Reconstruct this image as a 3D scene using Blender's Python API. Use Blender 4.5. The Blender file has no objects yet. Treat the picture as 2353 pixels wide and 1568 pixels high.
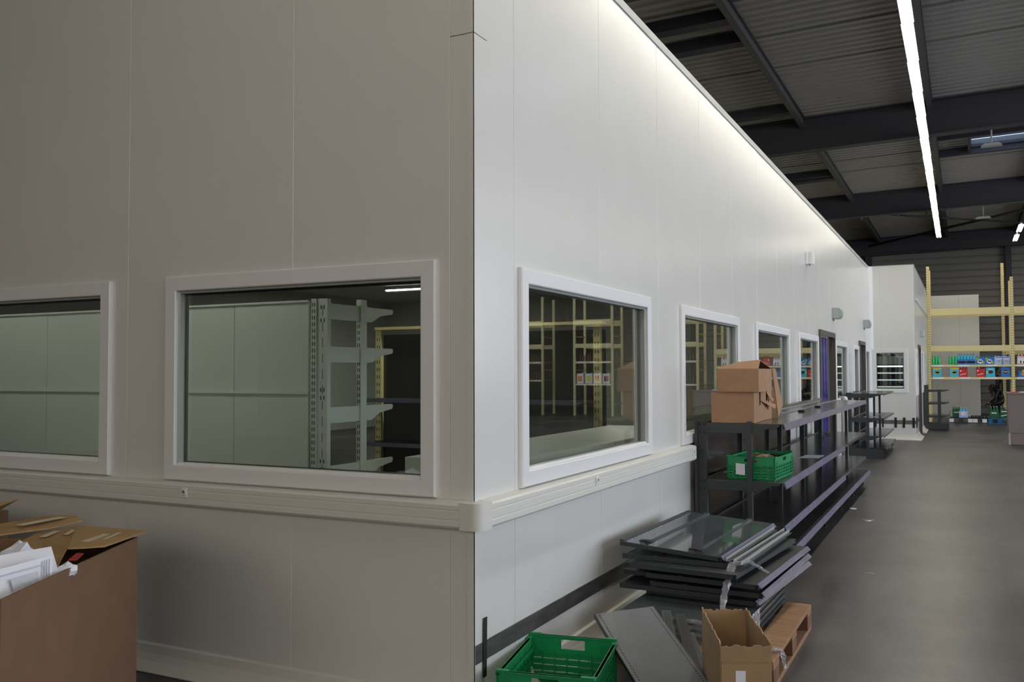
import bpy, bmesh, math, random
from mathutils import Vector, Matrix, Euler
random.seed(7)
C = bpy.context.scene.collection
sc = bpy.context.scene
PI = math.pi

# ------------------------------------------------------------ camera
CAM = Vector((1.9363, -3.5032, 1.545))
YAW, PITCH, ROLL, FPX = -0.4629, 0.0344, -0.0031, 2082.9
cd = bpy.data.cameras.new('camera')
cd.sensor_width = 36.0
cd.lens = FPX / 2353 * 36.0
cd.clip_start = 0.05; cd.clip_end = 300
cam = bpy.data.objects.new('camera', cd); C.objects.link(cam)
F = Vector((math.sin(YAW)*math.cos(PITCH), math.cos(YAW)*math.cos(PITCH), math.sin(PITCH)))
R0 = Vector((math.cos(YAW), -math.sin(YAW), 0)); U0 = R0.cross(F)
Rr = R0*math.cos(ROLL)+U0*math.sin(ROLL); Uu = -R0*math.sin(ROLL)+U0*math.cos(ROLL)
m = Matrix((Rr, Uu, -F)).transposed().to_4x4(); m.translation = CAM
cam.matrix_world = m
sc.camera = cam

# ------------------------------------------------------------ world, lights, exposure
w = bpy.data.worlds.new('sky'); sc.world = w; w.use_nodes = True
nt = w.node_tree; bg = nt.nodes['Background']
tc = nt.nodes.new('ShaderNodeTexCoord'); sp = nt.nodes.new('ShaderNodeSeparateXYZ'); cr = nt.nodes.new('ShaderNodeValToRGB')
nt.links.new(tc.outputs['Generated'], sp.inputs[0]); nt.links.new(sp.outputs['Z'], cr.inputs[0]); nt.links.new(cr.outputs[0], bg.inputs[0])
cr.color_ramp.elements[0].position = 0.0; cr.color_ramp.elements[0].color = (0.80, 0.86, 0.95, 1)
cr.color_ramp.elements[1].position = 0.6; cr.color_ramp.elements[1].color = (0.62, 0.74, 1.0, 1)
bg.inputs[1].default_value = 2.0

def area(name, loc, rot, sx, sy, power, col):
    l = bpy.data.lights.new(name, 'AREA'); l.shape = 'RECTANGLE'; l.size = sx; l.size_y = sy
    l.energy = power; l.color = col
    o = bpy.data.objects.new(name, l); C.objects.link(o); o.location = loc; o.rotation_euler = rot
    return o
area('shopfront_daylight', (13.4, 11, 3.6), (0, PI/2, 0), 4.4, 28, 1180, (0.84, 0.90, 1.0))
area('rear_fill_light', (4.5, -12.5, 4.3), (PI/2, 0, 0), 14, 3.4, 440, (1.0, 0.92, 0.78))  # added warm fill from behind the camera, brightens the shaded left wall

vs = sc.view_settings
sc.display_settings.display_device = 'sRGB'
vs.view_transform = 'Standard'; vs.look = 'None'; vs.gamma = 1.0; vs.use_curve_mapping = False
vs.exposure = 0.0
sc.cycles.max_bounces = 8; sc.cycles.transparent_max_bounces = 16; sc.cycles.glossy_bounces = 4
sc.cycles.diffuse_bounces = 4; sc.cycles.sample_clamp_indirect = 6.0; sc.cycles.caustics_reflective = False; sc.cycles.caustics_refractive = False

# ------------------------------------------------------------ materials
def s2l(c):
    return tuple(((v/255)/12.92 if v/255 <= 0.04045 else ((v/255+0.055)/1.055)**2.4) for v in c)
def mat(name, col, rough=0.5, metal=0.0, noise=None, bump=None, spec=0.5, lin=False):
    """noise=(scale, amount, stretch) colour variation; bump=(scale, strength)"""
    mt = bpy.data.materials.new(name); mt.use_nodes = True
    n = mt.node_tree; b = n.nodes['Principled BSDF']
    c = col if lin else s2l(col)
    b.inputs['Base Color'].default_value = (*c, 1); b.inputs['Roughness'].default_value = rough
    b.inputs['Metallic'].default_value = metal; b.inputs['Specular IOR Level'].default_value = spec
    mt.diffuse_color = (*c, 1)
    if noise:
        t = n.nodes.new('ShaderNodeTexCoord'); mp = n.nodes.new('ShaderNodeMapping'); ns = n.nodes.new('ShaderNodeTexNoise')
        mp.inputs['Scale'].default_value = noise[2] if len(noise) > 2 else (1, 1, 1)
        ns.inputs['Scale'].default_value = noise[0]; ns.inputs['Detail'].default_value = 5
        n.links.new(t.outputs['Object'], mp.inputs[0]); n.links.new(mp.outputs[0], ns.inputs['Vector'])
        r = n.nodes.new('ShaderNodeValToRGB'); a = noise[1]
        r.color_ramp.elements[0].position = 0.3; r.color_ramp.elements[1].position = 0.7
        r.color_ramp.elements[0].color = (*[max(0, v*(1-a)) for v in c], 1)
        r.color_ramp.elements[1].color = (*[min(1, v*(1+a)) for v in c], 1)
        n.links.new(ns.outputs['Fac'], r.inputs[0]); n.links.new(r.outputs[0], b.inputs['Base Color'])
    if bump:
        t2 = n.nodes.new('ShaderNodeTexCoord'); nb = n.nodes.new('ShaderNodeTexNoise'); bp = n.nodes.new('ShaderNodeBump')
        nb.inputs['Scale'].default_value = bump[0]; nb.inputs['Detail'].default_value = 3; bp.inputs['Strength'].default_value = bump[1]
        bp.inputs['Distance'].default_value = 0.01
        n.links.new(t2.outputs['Object'], nb.inputs['Vector']); n.links.new(nb.outputs['Fac'], bp.inputs['Height'])
        n.links.new(bp.outputs[0], b.inputs['Normal'])
    return mt
def emit(name, col, strength):
    mt = bpy.data.materials.new(name); mt.use_nodes = True; n = mt.node_tree
    b = n.nodes['Principled BSDF']; b.inputs['Base Color'].default_value = (0.8, 0.8, 0.8, 1)
    b.inputs['Emission Color'].default_value = (*col, 1); b.inputs['Emission Strength'].default_value = strength
    return mt
def glassmat(name, tint, ior, rough=0.0, haze=0.0, hazecol=(0.8, 0.8, 0.8), gloss=(1, 1, 1)):
    mt = bpy.data.materials.new(name); mt.use_nodes = True; n = mt.node_tree
    n.nodes.remove(n.nodes['Principled BSDF']); out = n.nodes['Material Output']
    tr = n.nodes.new('ShaderNodeBsdfTransparent'); tr.inputs[0].default_value = (*tint, 1)
    gl = n.nodes.new('ShaderNodeBsdfGlossy'); gl.inputs['Roughness'].default_value = rough; gl.inputs[0].default_value = (*gloss, 1)
    fr = n.nodes.new('ShaderNodeFresnel'); geo = n.nodes.new('ShaderNodeNewGeometry'); mr = n.nodes.new('ShaderNodeMapRange')      # same reflectance from both sides of a thin sheet
    mr.inputs[3].default_value = ior; mr.inputs[4].default_value = 1/ior
    n.links.new(geo.outputs['Backfacing'], mr.inputs[0]); n.links.new(mr.outputs[0], fr.inputs[0])
    mx = n.nodes.new('ShaderNodeMixShader')
    n.links.new(fr.outputs[0], mx.inputs[0]); n.links.new(tr.outputs[0], mx.inputs[1]); n.links.new(gl.outputs[0], mx.inputs[2])
    last = mx
    if haze > 0:
        df = n.nodes.new('ShaderNodeBsdfDiffuse'); df.inputs[0].default_value = (*hazecol, 1)
        m2 = n.nodes.new('ShaderNodeMixShader'); m2.inputs[0].default_value = haze
        n.links.new(mx.outputs[0], m2.inputs[1]); n.links.new(df.outputs[0], m2.inputs[2]); last = m2
    n.links.new(last.outputs[0], out.inputs[0])
    return mt

M = {}
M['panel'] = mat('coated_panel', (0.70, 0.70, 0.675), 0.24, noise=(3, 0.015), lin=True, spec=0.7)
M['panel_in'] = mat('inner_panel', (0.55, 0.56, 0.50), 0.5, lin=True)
M['frame'] = mat('white_pvc', (0.78, 0.78, 0.79), 0.35, lin=True)
M['rail'] = mat('ivory_pvc', (0.70, 0.69, 0.645), 0.4, noise=(3, 0.02, (1, 1, 30)), lin=True)
M['cove'] = mat('cove_pvc', (0.66, 0.65, 0.60), 0.35, lin=True)
M['glass'] = glassmat('window_glass', (0.86, 0.90, 0.87), 1.85)
M['clear'] = glassmat('clear_plastic', (0.86, 0.89, 0.88), 1.45)
M['film'] = glassmat('stretch_film', (0.90, 0.90, 0.92), 1.6, 0.08, 0.20, (0.85, 0.85, 0.9))
M['steel'] = mat('brushed_steel', (0.17, 0.165, 0.165), 0.42, 0.8, noise=(6, 0.25, (1, 1, 4)), lin=True)
M['tape'] = mat('black_tape', (12, 12, 14), 0.6)
M['anth'] = mat('anthracite_paint', (46, 50, 53), 0.42, noise=(9, 0.08))
M['anth_gloss'] = mat('anthracite_gloss', (82, 88, 90), 0.05, noise=(2.5, 0.12), spec=1.0)
M['grey_sheet'] = mat('grey_sheet_metal', (98, 101, 105), 0.28, noise=(5, 0.10), spec=0.5)
M['anth_deck'] = mat('anthracite_shelf', (66, 65, 66), 0.2, noise=(4, 0.15), spec=0.7)
M['backp'] = mat('dark_back_panel', (46, 43, 40), 0.12, noise=(3, 0.15), spec=0.7)
M['lilac'] = mat('price_rail_plastic', (112, 110, 132), 0.22, noise=(5, 0.12, (1, 1, 1)), spec=0.6)
M['black'] = mat('black_void', (10, 10, 11), 0.5)
M['green'] = mat('crate_green', (18, 138, 82), 0.35, noise=(6, 0.08))
M['card'] = mat('cardboard_brown', (160, 124, 95), 0.85, noise=(14, 0.07), bump=(60, 0.05))
M['card_in'] = mat('cardboard_inside', (158, 130, 98), 0.85, noise=(10, 0.08))
M['card_big'] = mat('cardboard_red_brown', (114, 86, 64), 0.85, noise=(7, 0.08), bump=(40, 0.05))
M['card_yel'] = mat('cardboard_ochre', (160, 128, 86), 0.85, noise=(9, 0.07))
M['torn'] = mat('torn_paper', (196, 184, 160), 0.9)
M['paper'] = mat('white_paper', (225, 226, 236), 0.7, bump=(8, 0.2))
M['print'] = mat('pale_grey_print', (190, 192, 200), 0.7)
M['red'] = mat('red_tape', (150, 34, 40), 0.5)
M['wood'] = mat('pallet_wood', (150, 114, 82), 0.8, noise=(4, 0.25, (1, 8, 1)), bump=(30, 0.2))
M['wood2'] = mat('pallet_wood_dark', (120, 84, 62), 0.8, noise=(8, 0.25))
M['rack'] = mat('cream_rack_paint', (226, 212, 158), 0.45)
M['rackhole'] = mat('rack_slot_dark', (120, 108, 72), 0.7)
M['white_metal'] = mat('white_metal', (0.62, 0.64, 0.61), 0.4, lin=True)
M['slot'] = mat('slot_dark', (40, 42, 40), 0.7)
M['deck'] = mat('roof_deck', (0.33, 0.315, 0.29), 0.6, lin=True)
M['beam'] = mat('dark_roof_steel', (54, 54, 60), 0.6)
M['purlin'] = mat('purlin_steel', (78, 78, 80), 0.5)
M['clad'] = mat('wall_cladding', (0.19, 0.183, 0.17), 0.6, lin=True)
M['tube'] = emit('fluorescent_tube', (1.0, 0.93, 0.78), 36)
M['tube_in'] = emit('indoor_tube', (1.0, 0.95, 0.82), 9)
M['led'] = emit('led_strip', (1.0, 1.0, 0.92), 2.2); M['led2'] = emit('dim_led_strip', (0.9, 1.0, 0.95), 0.55)
M['lampw'] = mat('lamp_white', (0.8, 0.8, 0.8), 0.4, lin=True)
M['greyplastic'] = mat('grey_plastic', (168, 172, 170), 0.4)
M['whiteplastic'] = mat('white_plastic', (225, 225, 222), 0.35)
M['greenlens'] = mat('green_lens', (150, 168, 160), 0.3)
M['blue'] = glassmat('blue_strip_pvc', (0.16, 0.15, 0.50), 1.45, 0.15, 0.45, (0.06, 0.05, 0.33))
M['brownframe'] = mat('door_frame_brown', (82, 76, 73), 0.5)
M['void'] = mat('dark_interior', (34, 33, 33), 0.7)
M['counter'] = mat('taupe_laminate', (122, 110, 108), 0.4)
M['skylight'] = glassmat('skylight_sheet', (0.9, 0.95, 1.0), 1.12, 0.15, 0.12)
M['strand'] = glassmat('crumpled_film', (0.9, 0.9, 0.93), 1.6, 0.08, 0.16, (0.8, 0.8, 0.86))
for nm, c in dict(cgreen=(60, 190, 120), cblue=(30, 110, 200), ccyan=(50, 190, 225), cyellow=(235, 215, 30), cred=(205, 30, 42),
                  clilac=(165, 190, 240), cpink=(240, 180, 195), cwhite=(235, 235, 238), corange=(235, 130, 50), cdark=(30, 32, 40),
                  clime=(130, 190, 60), cdgreen=(12, 90, 50), cnavy=(24, 50, 130), cgold=(190, 150, 30), cdred=(150, 40, 40), palblue=(28, 92, 150),
                  amber=(90, 60, 25), skin=(96, 66, 54), hair=(28, 20, 16), cloth=(24, 24, 28)).items():
    M[nm] = mat(nm, c, 0.35)

def floor_material():
    mt = bpy.data.materials.new('polished_concrete'); mt.use_nodes = True; n = mt.node_tree; b = n.nodes['Principled BSDF']; b.inputs['Specular IOR Level'].default_value = 0.30
    t = n.nodes.new('ShaderNodeTexCoord')
    def ns(scale, det, rough=0.6, vec=None):
        x = n.nodes.new('ShaderNodeTexNoise'); x.inputs['Scale'].default_value = scale; x.inputs['Detail'].default_value = det
        x.inputs['Roughness'].default_value = rough; n.links.new(vec or t.outputs['Object'], x.inputs['Vector']); return x
    mp = n.nodes.new('ShaderNodeMapping'); mp.inputs['Scale'].default_value = (1.6, 0.35, 1); n.links.new(t.outputs['Object'], mp.inputs[0])
    a = ns(0.55, 6); c2 = ns(2.2, 8, 0.7, mp.outputs[0]); fine = ns(24, 4, 0.7)
    r1 = n.nodes.new('ShaderNodeValToRGB'); r1.color_ramp.elements[0].position = 0.40; r1.color_ramp.elements[1].position = 0.60
    r1.color_ramp.elements[0].color = (0.026, 0.024, 0.028, 1); r1.color_ramp.elements[1].color = (0.105, 0.099, 0.097, 1)
    mx = n.nodes.new('ShaderNodeMixRGB'); mx.blend_type = 'MIX'; mx.inputs[0].default_value = 0.5
    n.links.new(a.outputs['Fac'], mx.inputs[1]); n.links.new(c2.outputs['Fac'], mx.inputs[2]); n.links.new(mx.outputs[0], r1.inputs[0])
    m2 = n.nodes.new('ShaderNodeMixRGB'); m2.blend_type = 'OVERLAY'; m2.inputs[0].default_value = 0.25
    n.links.new(r1.outputs[0], m2.inputs[1]); n.links.new(fine.outputs['Fac'], m2.inputs[2]); n.links.new(m2.outputs[0], b.inputs['Base Color'])
    r2 = n.nodes.new('ShaderNodeMapRange'); r2.inputs[3].default_value = 0.30; r2.inputs[4].default_value = 0.46
    n.links.new(c2.outputs['Fac'], r2.inputs[0]); n.links.new(r2.outputs[0], b.inputs['Roughness'])
    return mt
M['floor'] = floor_material()

# ------------------------------------------------------------ mesh helpers
class MB:
    def __init__(s): s.v = []; s.f = []; s.m = []; s.sm = []
    def poly(s, pts, faces, mi=0, smooth=False):
        o = len(s.v); s.v += [tuple(p) for p in pts]
        for f in faces: s.f.append(tuple(o+i for i in f)); s.m.append(mi); s.sm.append(smooth)
        return s
    BF = [(0, 3, 2, 1), (4, 5, 6, 7), (0, 1, 5, 4), (1, 2, 6, 5), (2, 3, 7, 6), (3, 0, 4, 7)]
    def hexa(s, p, mi=0): return s.poly(p, MB.BF, mi)
    def box(s, x0, x1, y0, y1, z0, z1, mi=0, T=None):
        p = [(x0, y0, z0), (x1, y0, z0), (x1, y1, z0), (x0, y1, z0), (x0, y0, z1), (x1, y0, z1), (x1, y1, z1), (x0, y1, z1)]
        if T: p = [T @ Vector(q) for q in p]
        return s.poly(p, MB.BF, mi)
    def cbox(s, c, d, mi=0, T=None):
        return s.box(c[0]-d[0]/2, c[0]+d[0]/2, c[1]-d[1]/2, c[1]+d[1]/2, c[2]-d[2]/2, c[2]+d[2]/2, mi, T)
    def prism(s, prof, a0, a1, fn, mi=0, smooth=False):
        """prof: list of 2D points, extruded from a0 to a1; fn(u, v, a) -> point"""
        k = len(prof); pts = [fn(u, v, a0) for u, v in prof]+[fn(u, v, a1) for u, v in prof]
        s.poly(pts, [(i, (i+1) % k, k+(i+1) % k, k+i) for i in range(k)], mi, smooth)
        o = len(s.v)-2*k
        s.f.append(tuple(o+i for i in reversed(range(k)))); s.m.append(mi); s.sm.append(False)
        s.f.append(tuple(o+k+i for i in range(k))); s.m.append(mi); s.sm.append(False)
        return s
    def cyl(s, p0, p1, r0, r1=None, n=12, mi=0, smooth=True):
        r1 = r0 if r1 is None else r1
        p0 = Vector(p0); p1 = Vector(p1); d = (p1-p0).normalized()
        a = Vector((0, 0, 1)) if abs(d.z) < 0.9 else Vector((1, 0, 0)); u = d.cross(a).normalized(); w_ = d.cross(u)
        pts = []
        for p, r in ((p0, r0), (p1, r1)):
            for i in range(n):
                t = 2*PI*i/n; pts.append(p+u*(r*math.cos(t))+w_*(r*math.sin(t)))
        s.poly(pts, [(i, i+n, (i+1) % n+n, (i+1) % n) for i in range(n)], mi, smooth)
        o = len(s.v)-2*n
        s.f.append(tuple(o+i for i in range(n))); s.m.append(mi); s.sm.append(False)
        s.f.append(tuple(o+n+i for i in reversed(range(n)))); s.m.append(mi); s.sm.append(False)
        return s
    def lathe(s, prof, c=(0, 0, 0), n=12, mi=0):
        pts = []
        for r, z in prof:
            for i in range(n):
                t = 2*PI*i/n; pts.append((c[0]+r*math.cos(t), c[1]+r*math.sin(t), c[2]+z))
        fs = []
        for k in range(len(prof)-1):
            for i in range(n):
                j = (i+1) % n; fs.append((k*n+i, k*n+j, (k+1)*n+j, (k+1)*n+i))
        fs.append(tuple(reversed(range(n)))); fs.append(tuple((len(prof)-1)*n+i for i in range(n)))
        return s.poly(pts, fs, mi, True)
    def mesh(s, name, mats):
        me = bpy.data.meshes.new(name); me.from_pydata(s.v, [], s.f)
        for a in (mats if isinstance(mats, (list, tuple)) else [mats]): me.materials.append(a)
        for p, i, sm in zip(me.polygons, s.m, s.sm): p.material_index = i; p.use_smooth = sm
        me.update(); return me
    def build(s, name, mats, parent=None, bevel=0.0, recalc=False):
        me = s.mesh(name, mats)
        if recalc:
            bm = bmesh.new(); bm.from_mesh(me); bmesh.ops.recalc_face_normals(bm, faces=bm.faces); bm.to_mesh(me); bm.free()
        o = bpy.data.objects.new(name, me); C.objects.link(o)
        if parent: o.parent = parent
        if bevel > 0:
            b = o.modifiers.new('bevel', 'BEVEL'); b.width = bevel; b.segments = 2; b.limit_method = 'ANGLE'; b.angle_limit = math.radians(40)
        return o
def tag(o, label=None, cat=None, group=None, kind=None):
    if label: o['label'] = label
    if cat: o['category'] = cat
    if group: o['group'] = group
    if kind: o['kind'] = kind
    return o
def empty(name, loc=(0, 0, 0), rot=(0, 0, 0)):
    o = bpy.data.objects.new(name, None); C.objects.link(o); o.location = loc; o.rotation_euler = rot
    o.empty_display_size = 0.1
    return o
def thing(name, label, cat, loc=(0, 0, 0), rot=(0, 0, 0), group=None):
    return tag(empty(name, loc, rot), label, cat, group)
def struct(name, label=None, loc=(0, 0, 0)):
    return tag(empty(name, loc), label, None, None, 'structure')
def kids(o): return list(o.children)
def copy_tree(o, loc=None, rot=None, label=None, group=None, parent=None):
    c = o.copy(); C.objects.link(c); c.parent = parent
    if loc is not None: c.location = loc
    if rot is not None: c.rotation_euler = rot
    if label: c['label'] = label
    if group: c['group'] = group
    for ch in kids(o):
        if ch.name in C.objects: copy_tree(ch, parent=c)
    return c

# ============================================================ THE SETTING
floor = MB().box(-14, 40, -14, 42, -0.2, 0.0).build('floor', M['floor']); tag(floor, 'polished grey concrete floor of the hall', None, None, 'structure')

ZT = 3.93
# mapping functions: along, outward, up
fA = lambda a, n, z: (a, -n, z)            # left wall, faces -Y
fB = lambda a, n, z: (n, a, z)             # long right-hand wall, faces +X
def fplane_y(y): return lambda a, n, z: (a, y-n, z)
def fplane_x(x): return lambda a, n, z: (x+n, a, z)
def mbox(mb, fn, a0, a1, n0, n1, z0, z1, mi=0):
    return mb.hexa([fn(a0, n0, z0), fn(a1, n0, z0), fn(a1, n1, z0), fn(a0, n1, z0), fn(a0, n0, z1), fn(a1, n0, z1), fn(a1, n1, z1), fn(a0, n1, z1)], mi)
def wall_panel(fn, a0, a1, z0, z1, holes, parent, thick=0.10, gap=0.0035, m_=None):
    """one sandwich panel with its own edges; holes = list of (a0,a1,z0,z1)"""
    A0, A1 = a0+gap/2, a1-gap/2
    As = sorted({A0, A1, *[min(max(h[i], A0), A1) for h in holes for i in (0, 1)]})
    Zs = sorted({z0, z1, *[min(max(h[i], z0), z1) for h in holes for i in (2, 3)]})
    mb = MB(); idx = {}
    def vid(i, k, n):
        key = (i, k, n)
        if key not in idx:
            idx[key] = len(mb.v); mb.v.append(fn(As[i], n, Zs[k]))
        return idx[key]
    def solid(i, k):
        if i < 0 or k < 0 or i >= len(As)-1 or k >= len(Zs)-1: return False
        ca = (As[i]+As[i+1])/2; cz = (Zs[k]+Zs[k+1])/2
        return not any(h[0] < ca < h[1] and h[2] < cz < h[3] for h in holes)
    def face(*vs_): mb.f.append(tuple(vs_)); mb.m.append(0); mb.sm.append(False)
    for i in range(len(As)-1):
        for k in range(len(Zs)-1):
            if not solid(i, k): continue
            face(vid(i, k, 0), vid(i+1, k, 0), vid(i+1, k+1, 0), vid(i, k+1, 0))
            face(vid(i, k, -thick), vid(i, k+1, -thick), vid(i+1, k+1, -thick), vid(i+1, k, -thick))
            if not solid(i-1, k): face(vid(i, k, 0), vid(i, k+1, 0), vid(i, k+1, -thick), vid(i, k, -thick))
            if not solid(i+1, k): face(vid(i+1, k, 0), vid(i+1, k, -thick), vid(i+1, k+1, -thick), vid(i+1, k+1, 0))
            if not solid(i, k-1): face(vid(i, k, 0), vid(i, k, -thick), vid(i+1, k, -thick), vid(i+1, k, 0))
            if not solid(i, k+1): face(vid(i, k+1, 0), vid(i+1, k+1, 0), vid(i+1, k+1, -thick), vid(i, k+1, -thick))
    if mb.f:
        o = mb.build('wall_panel', m_ or M['panel'], parent, bevel=0.0025, recalc=True)
        return o
def panel_wall(name, label, fn, joints, z0, z1, holes, back=True):
    w_ = struct(name, label)
    for a0, a1 in zip(joints[:-1], joints[1:]):
        hs = [h for h in holes if h[1] > a0 and h[0] < a1]
        wall_panel(fn, a0, a1, z0, z1, hs, w_)
        # tongue of the joint, set back behind the face
        if a1 != joints[-1] and not any(h[0]-0.01 < a1 < h[1]+0.01 for h in holes):
            mb = MB(); mbox(mb, fn, a1-0.012, a1+0.012, -0.09, -0.004, z0, z1); mb.build('joint_tongue', M['frame'], w_)
        elif a1 != joints[-1]:
            mb = MB(); zz = sorted([z0, z1]+[h[i] for h in holes if h[0]-0.01 < a1 < h[1]+0.01 for i in (2, 3)])
            for q in range(0, len(zz)-1, 2):
                if zz[q+1]-zz[q] > 0.02: mbox(mb, fn, a1-0.012, a1+0.012, -0.09, -0.004, zz[q], zz[q+1])
            mb.build('joint_tongue', M['frame'], w_)
    return w_
wn = [0]
def window(label, fn, a0, a1, z0, z1, fw=0.078, glass=True):
    """frame of four mitred bars, glazing beads, sill bead and glass; returns the hole"""
    wn[0] += 1
    w_ = struct('window_%d' % wn[0], label)
    O = [(a0, z0), (a1, z0), (a1, z1), (a0, z1)]
    I = [(a0+fw, z0+fw), (a1-fw, z0+fw), (a1-fw, z1-fw), (a0+fw, z1-fw)]
    J = [(a0+fw+0.012, z0+fw+0.012), (a1-fw-0.012, z0+fw+0.012), (a1-fw-0.012, z1-fw-0.012), (a0+fw+0.012, z1-fw-0.012)]
    e = 0.0006
    for i in range(4):
        j = (i+1) % 4; mb = MB()
        def q(P, n, s_): return fn(P[0], n, P[1])
        o0, o1, i0, i1 = O[i], O[j], I[i], I[j]
        # thin mitre gap
        def sh(P, Q): return (P[0]+(Q[0]-P[0])*e/2, P[1]+(Q[1]-P[1])*e/2)
        o0_, o1_ = sh(o0, o1), sh(o1, o0); i0_, i1_ = sh(i0, i1), sh(i1, i0)
        f0 = lambda P, n: fn(P[0], n, P[1])
        mid = lambda P, Q, t: (P[0]+(Q[0]-P[0])*t, P[1]+(Q[1]-P[1])*t)
        ring0 = [(o0_, 0.001), (o0_, 0.018), (mid(o0_, i0_, 0.07), 0.024), (mid(o0_, i0_, 0.93), 0.024), (i0_, 0.019), (i0_, -0.045)]
        ring1 = [(o1_, 0.001), (o1_, 0.018), (mid(o1_, i1_, 0.07), 0.024), (mid(o1_, i1_, 0.93), 0.024), (i1_, 0.019), (i1_, -0.045)]
        pts = [f0(*r) for r in ring0]+[f0(*r) for r in ring1]; k = 6
        mb.poly(pts, [(t, (t+1) % k, k+(t+1) % k, k+t) for t in range(k)]+[tuple(range(k)), tuple(k+t for t in reversed(range(k)))])
        mb.build('frame_bar', M['frame'], w_, recalc=True)
        bd = MB()
        pts = [f0(I[i], 0.006), f0(J[i], 0.0), f0(J[i], -0.05), f0(I[i], -0.05), f0(I[j], 0.006), f0(J[j], 0.0), f0(J[j], -0.05), f0(I[j], -0.05)]
        bd.poly(pts, [(0, 1, 5, 4), (1, 2, 6, 5), (2, 3, 7, 6), (3, 0, 4, 7), (0, 3, 2, 1), (4, 5, 6, 7)])
        bd.build('glazing_bead', M['greyplastic'] if i != 0 else M['frame'], w_, recalc=True)
    if glass:
        g = MB(); mbox(g, fn, a0+fw, a1-fw, -0.034, -0.028, z0+fw, z1-fw)
        g.build('glass_pane', M['glass'], w_)
        # dark spacer of the double glazing
        sp_ = MB()
        for (b0, b1, c0, c1) in ((J[0][0]-0.006, J[1][0]+0.006, J[0][1]-0.006, J[0][1]+0.004), (J[0][0]-0.006, J[1][0]+0.006, J[2][1]-0.01, J[2][1]+0.006),
                                 (J[0][0]-0.006, J[0][0]+0.01, J[0][1], J[2][1]), (J[1][0]-0.01, J[1][0]+0.006, J[0][1], J[2][1])):
            mbox(sp_, fn, b0, b1, -0.05, -0.035, c0, c1)
        sp_.build('spacer', M['black'], w_)
    return (a0+0.03, a1-0.03, z0+0.03, z1-0.03)

ZW0, ZW1 = 0.986, 2.056
holesA = [window('white framed window in the shaded left wall, nearest the corner', fA, -1.863, -0.188, ZW0, ZW1),
          window('white framed window at the left edge of the shaded wall', fA, -3.96, -2.285, ZW0, ZW1)]
labB = ['first and widest looking window on the bright long wall', 'second window on the long wall, behind the brown boxes', 'third window on the long wall, behind the shelving run',
        'fourth window on the long wall, left of the blue curtained doorway', 'window just right of the blue curtained doorway', 'narrow looking window left of the far doorway',
        'window between the far doorway and the inner corner']
specB = [(0.443, 2.478), (3.234, 5.21), (6.0, 7.99), (8.71, 10.46), (12.47, 14.15), (15.2, 16.2), (17.56, 18.5)]
holesB = [window(l, fB, a, b, ZW0, ZW1) for l, (a, b) in zip(labB, specB)]
DZ = 2.15
doorsB = [(10.606, 12.308), (16.31, 17.42)]
holesB += [(a, b, -1, DZ) for a, b in doorsB]

jA = [-0.12]+[-1.0157-1.15*k for k in range(6)]
panel_wall('wall_left', 'shaded off-white insulated panel wall on the left', fA, sorted(jA), 0.0, ZT, holesA)
jB = [0.12]+[0.4034+1.15*k for k in range(16)]+[18.645]
panel_wall('wall_right', 'bright off-white insulated panel wall running into the distance', fB, jB, 0.0, ZT, holesB)
# corner trim: two legs and a joint line at 3.06 m
ct = struct('trim_1', 'folded white corner trim where the two panel walls meet')
for z0, z1 in ((0, 3.062), (3.066, ZT)):
    mb = MB(); mb.box(-0.12, 0.0, -0.0, 0.10, z0, z1); mb.box(-0.10, 0.0, 0.10, 0.1235, z0, z1)
    mb.box(-0.034, 0.003, -0.003, 0.0, z0, z1); mb.box(0.0, 0.003, -0.003, 0.128, z0, z1)
    mb.build('corner_flashing', M['panel'], ct)
# top capping
cap = struct('trim_2', 'pale capping channel along the top of the panel walls')
for nm, fn, a0, a1 in (('capping', fA, -6.8, 0.012), ('capping', fB, -0.012, 18.62)):
    mb = MB(); mbox(mb, fn, a0, a1, -0.11, 0.008, ZT, ZT+0.012); mbox(mb, fn, a0, a1, 0.002, 0.008, ZT-0.045, ZT)
    mb.build(nm, M['greyplastic'], cap)

# projecting far room
YF, XF = 18.645, 0.945
hF = [window('white framed window in the far projecting room, with lit cooler shelves behind', fplane_y(YF), 0.05, 0.80, 1.05, 2.04, 0.085)]
panel_wall('wall_front', 'front face of the white room projecting at the far end', fplane_y(YF), [0.004, 0.235, XF-0.004], 0, ZT, hF)
fS = fplane_x(XF)
hS = [window('narrow side window of the far room, left of its doorway', fS, 18.95, 19.75, ZW0, ZW1),
      window('side window of the far room just past its doorway', fS, 21.7, 22.7, ZW0, ZW1),
      window('last side window of the far room, near the cream rack', fS, 23.2, 24.2, ZW0, ZW1)]
hS.append((20.1, 21.1, -1, 2.15))
panel_wall('wall_side', 'side face of the projecting white room', fS, [YF]+[19.8+1.15*k for k in range(6)]+[26.2], 0, ZT, hS)
capf = struct('trim_3', 'capping along the top of the far projecting room')
mb = MB(); mbox(mb, fplane_y(YF), 0, XF+0.01, -0.1, 0.008, ZT, ZT+0.012); mbox(mb, fS, YF+0.1, 26.2, -0.1, 0.008, ZT, ZT+0.012); mb.build('capping', M['greyplastic'], capf)
# inner corner cove trim
ic = struct('trim_4', 'white cove strip in the inner corner of the long wall')
mb = MB(); mb.prism([(0, 0), (0.09, 0), (0.04, -0.03), (0.012, -0.09), (0, -0.12)], 0.0, ZT, lambda u, v, a: (u+0.001, YF+v, a)); mb.build('cove_strip', M['frame'], ic)

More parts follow.
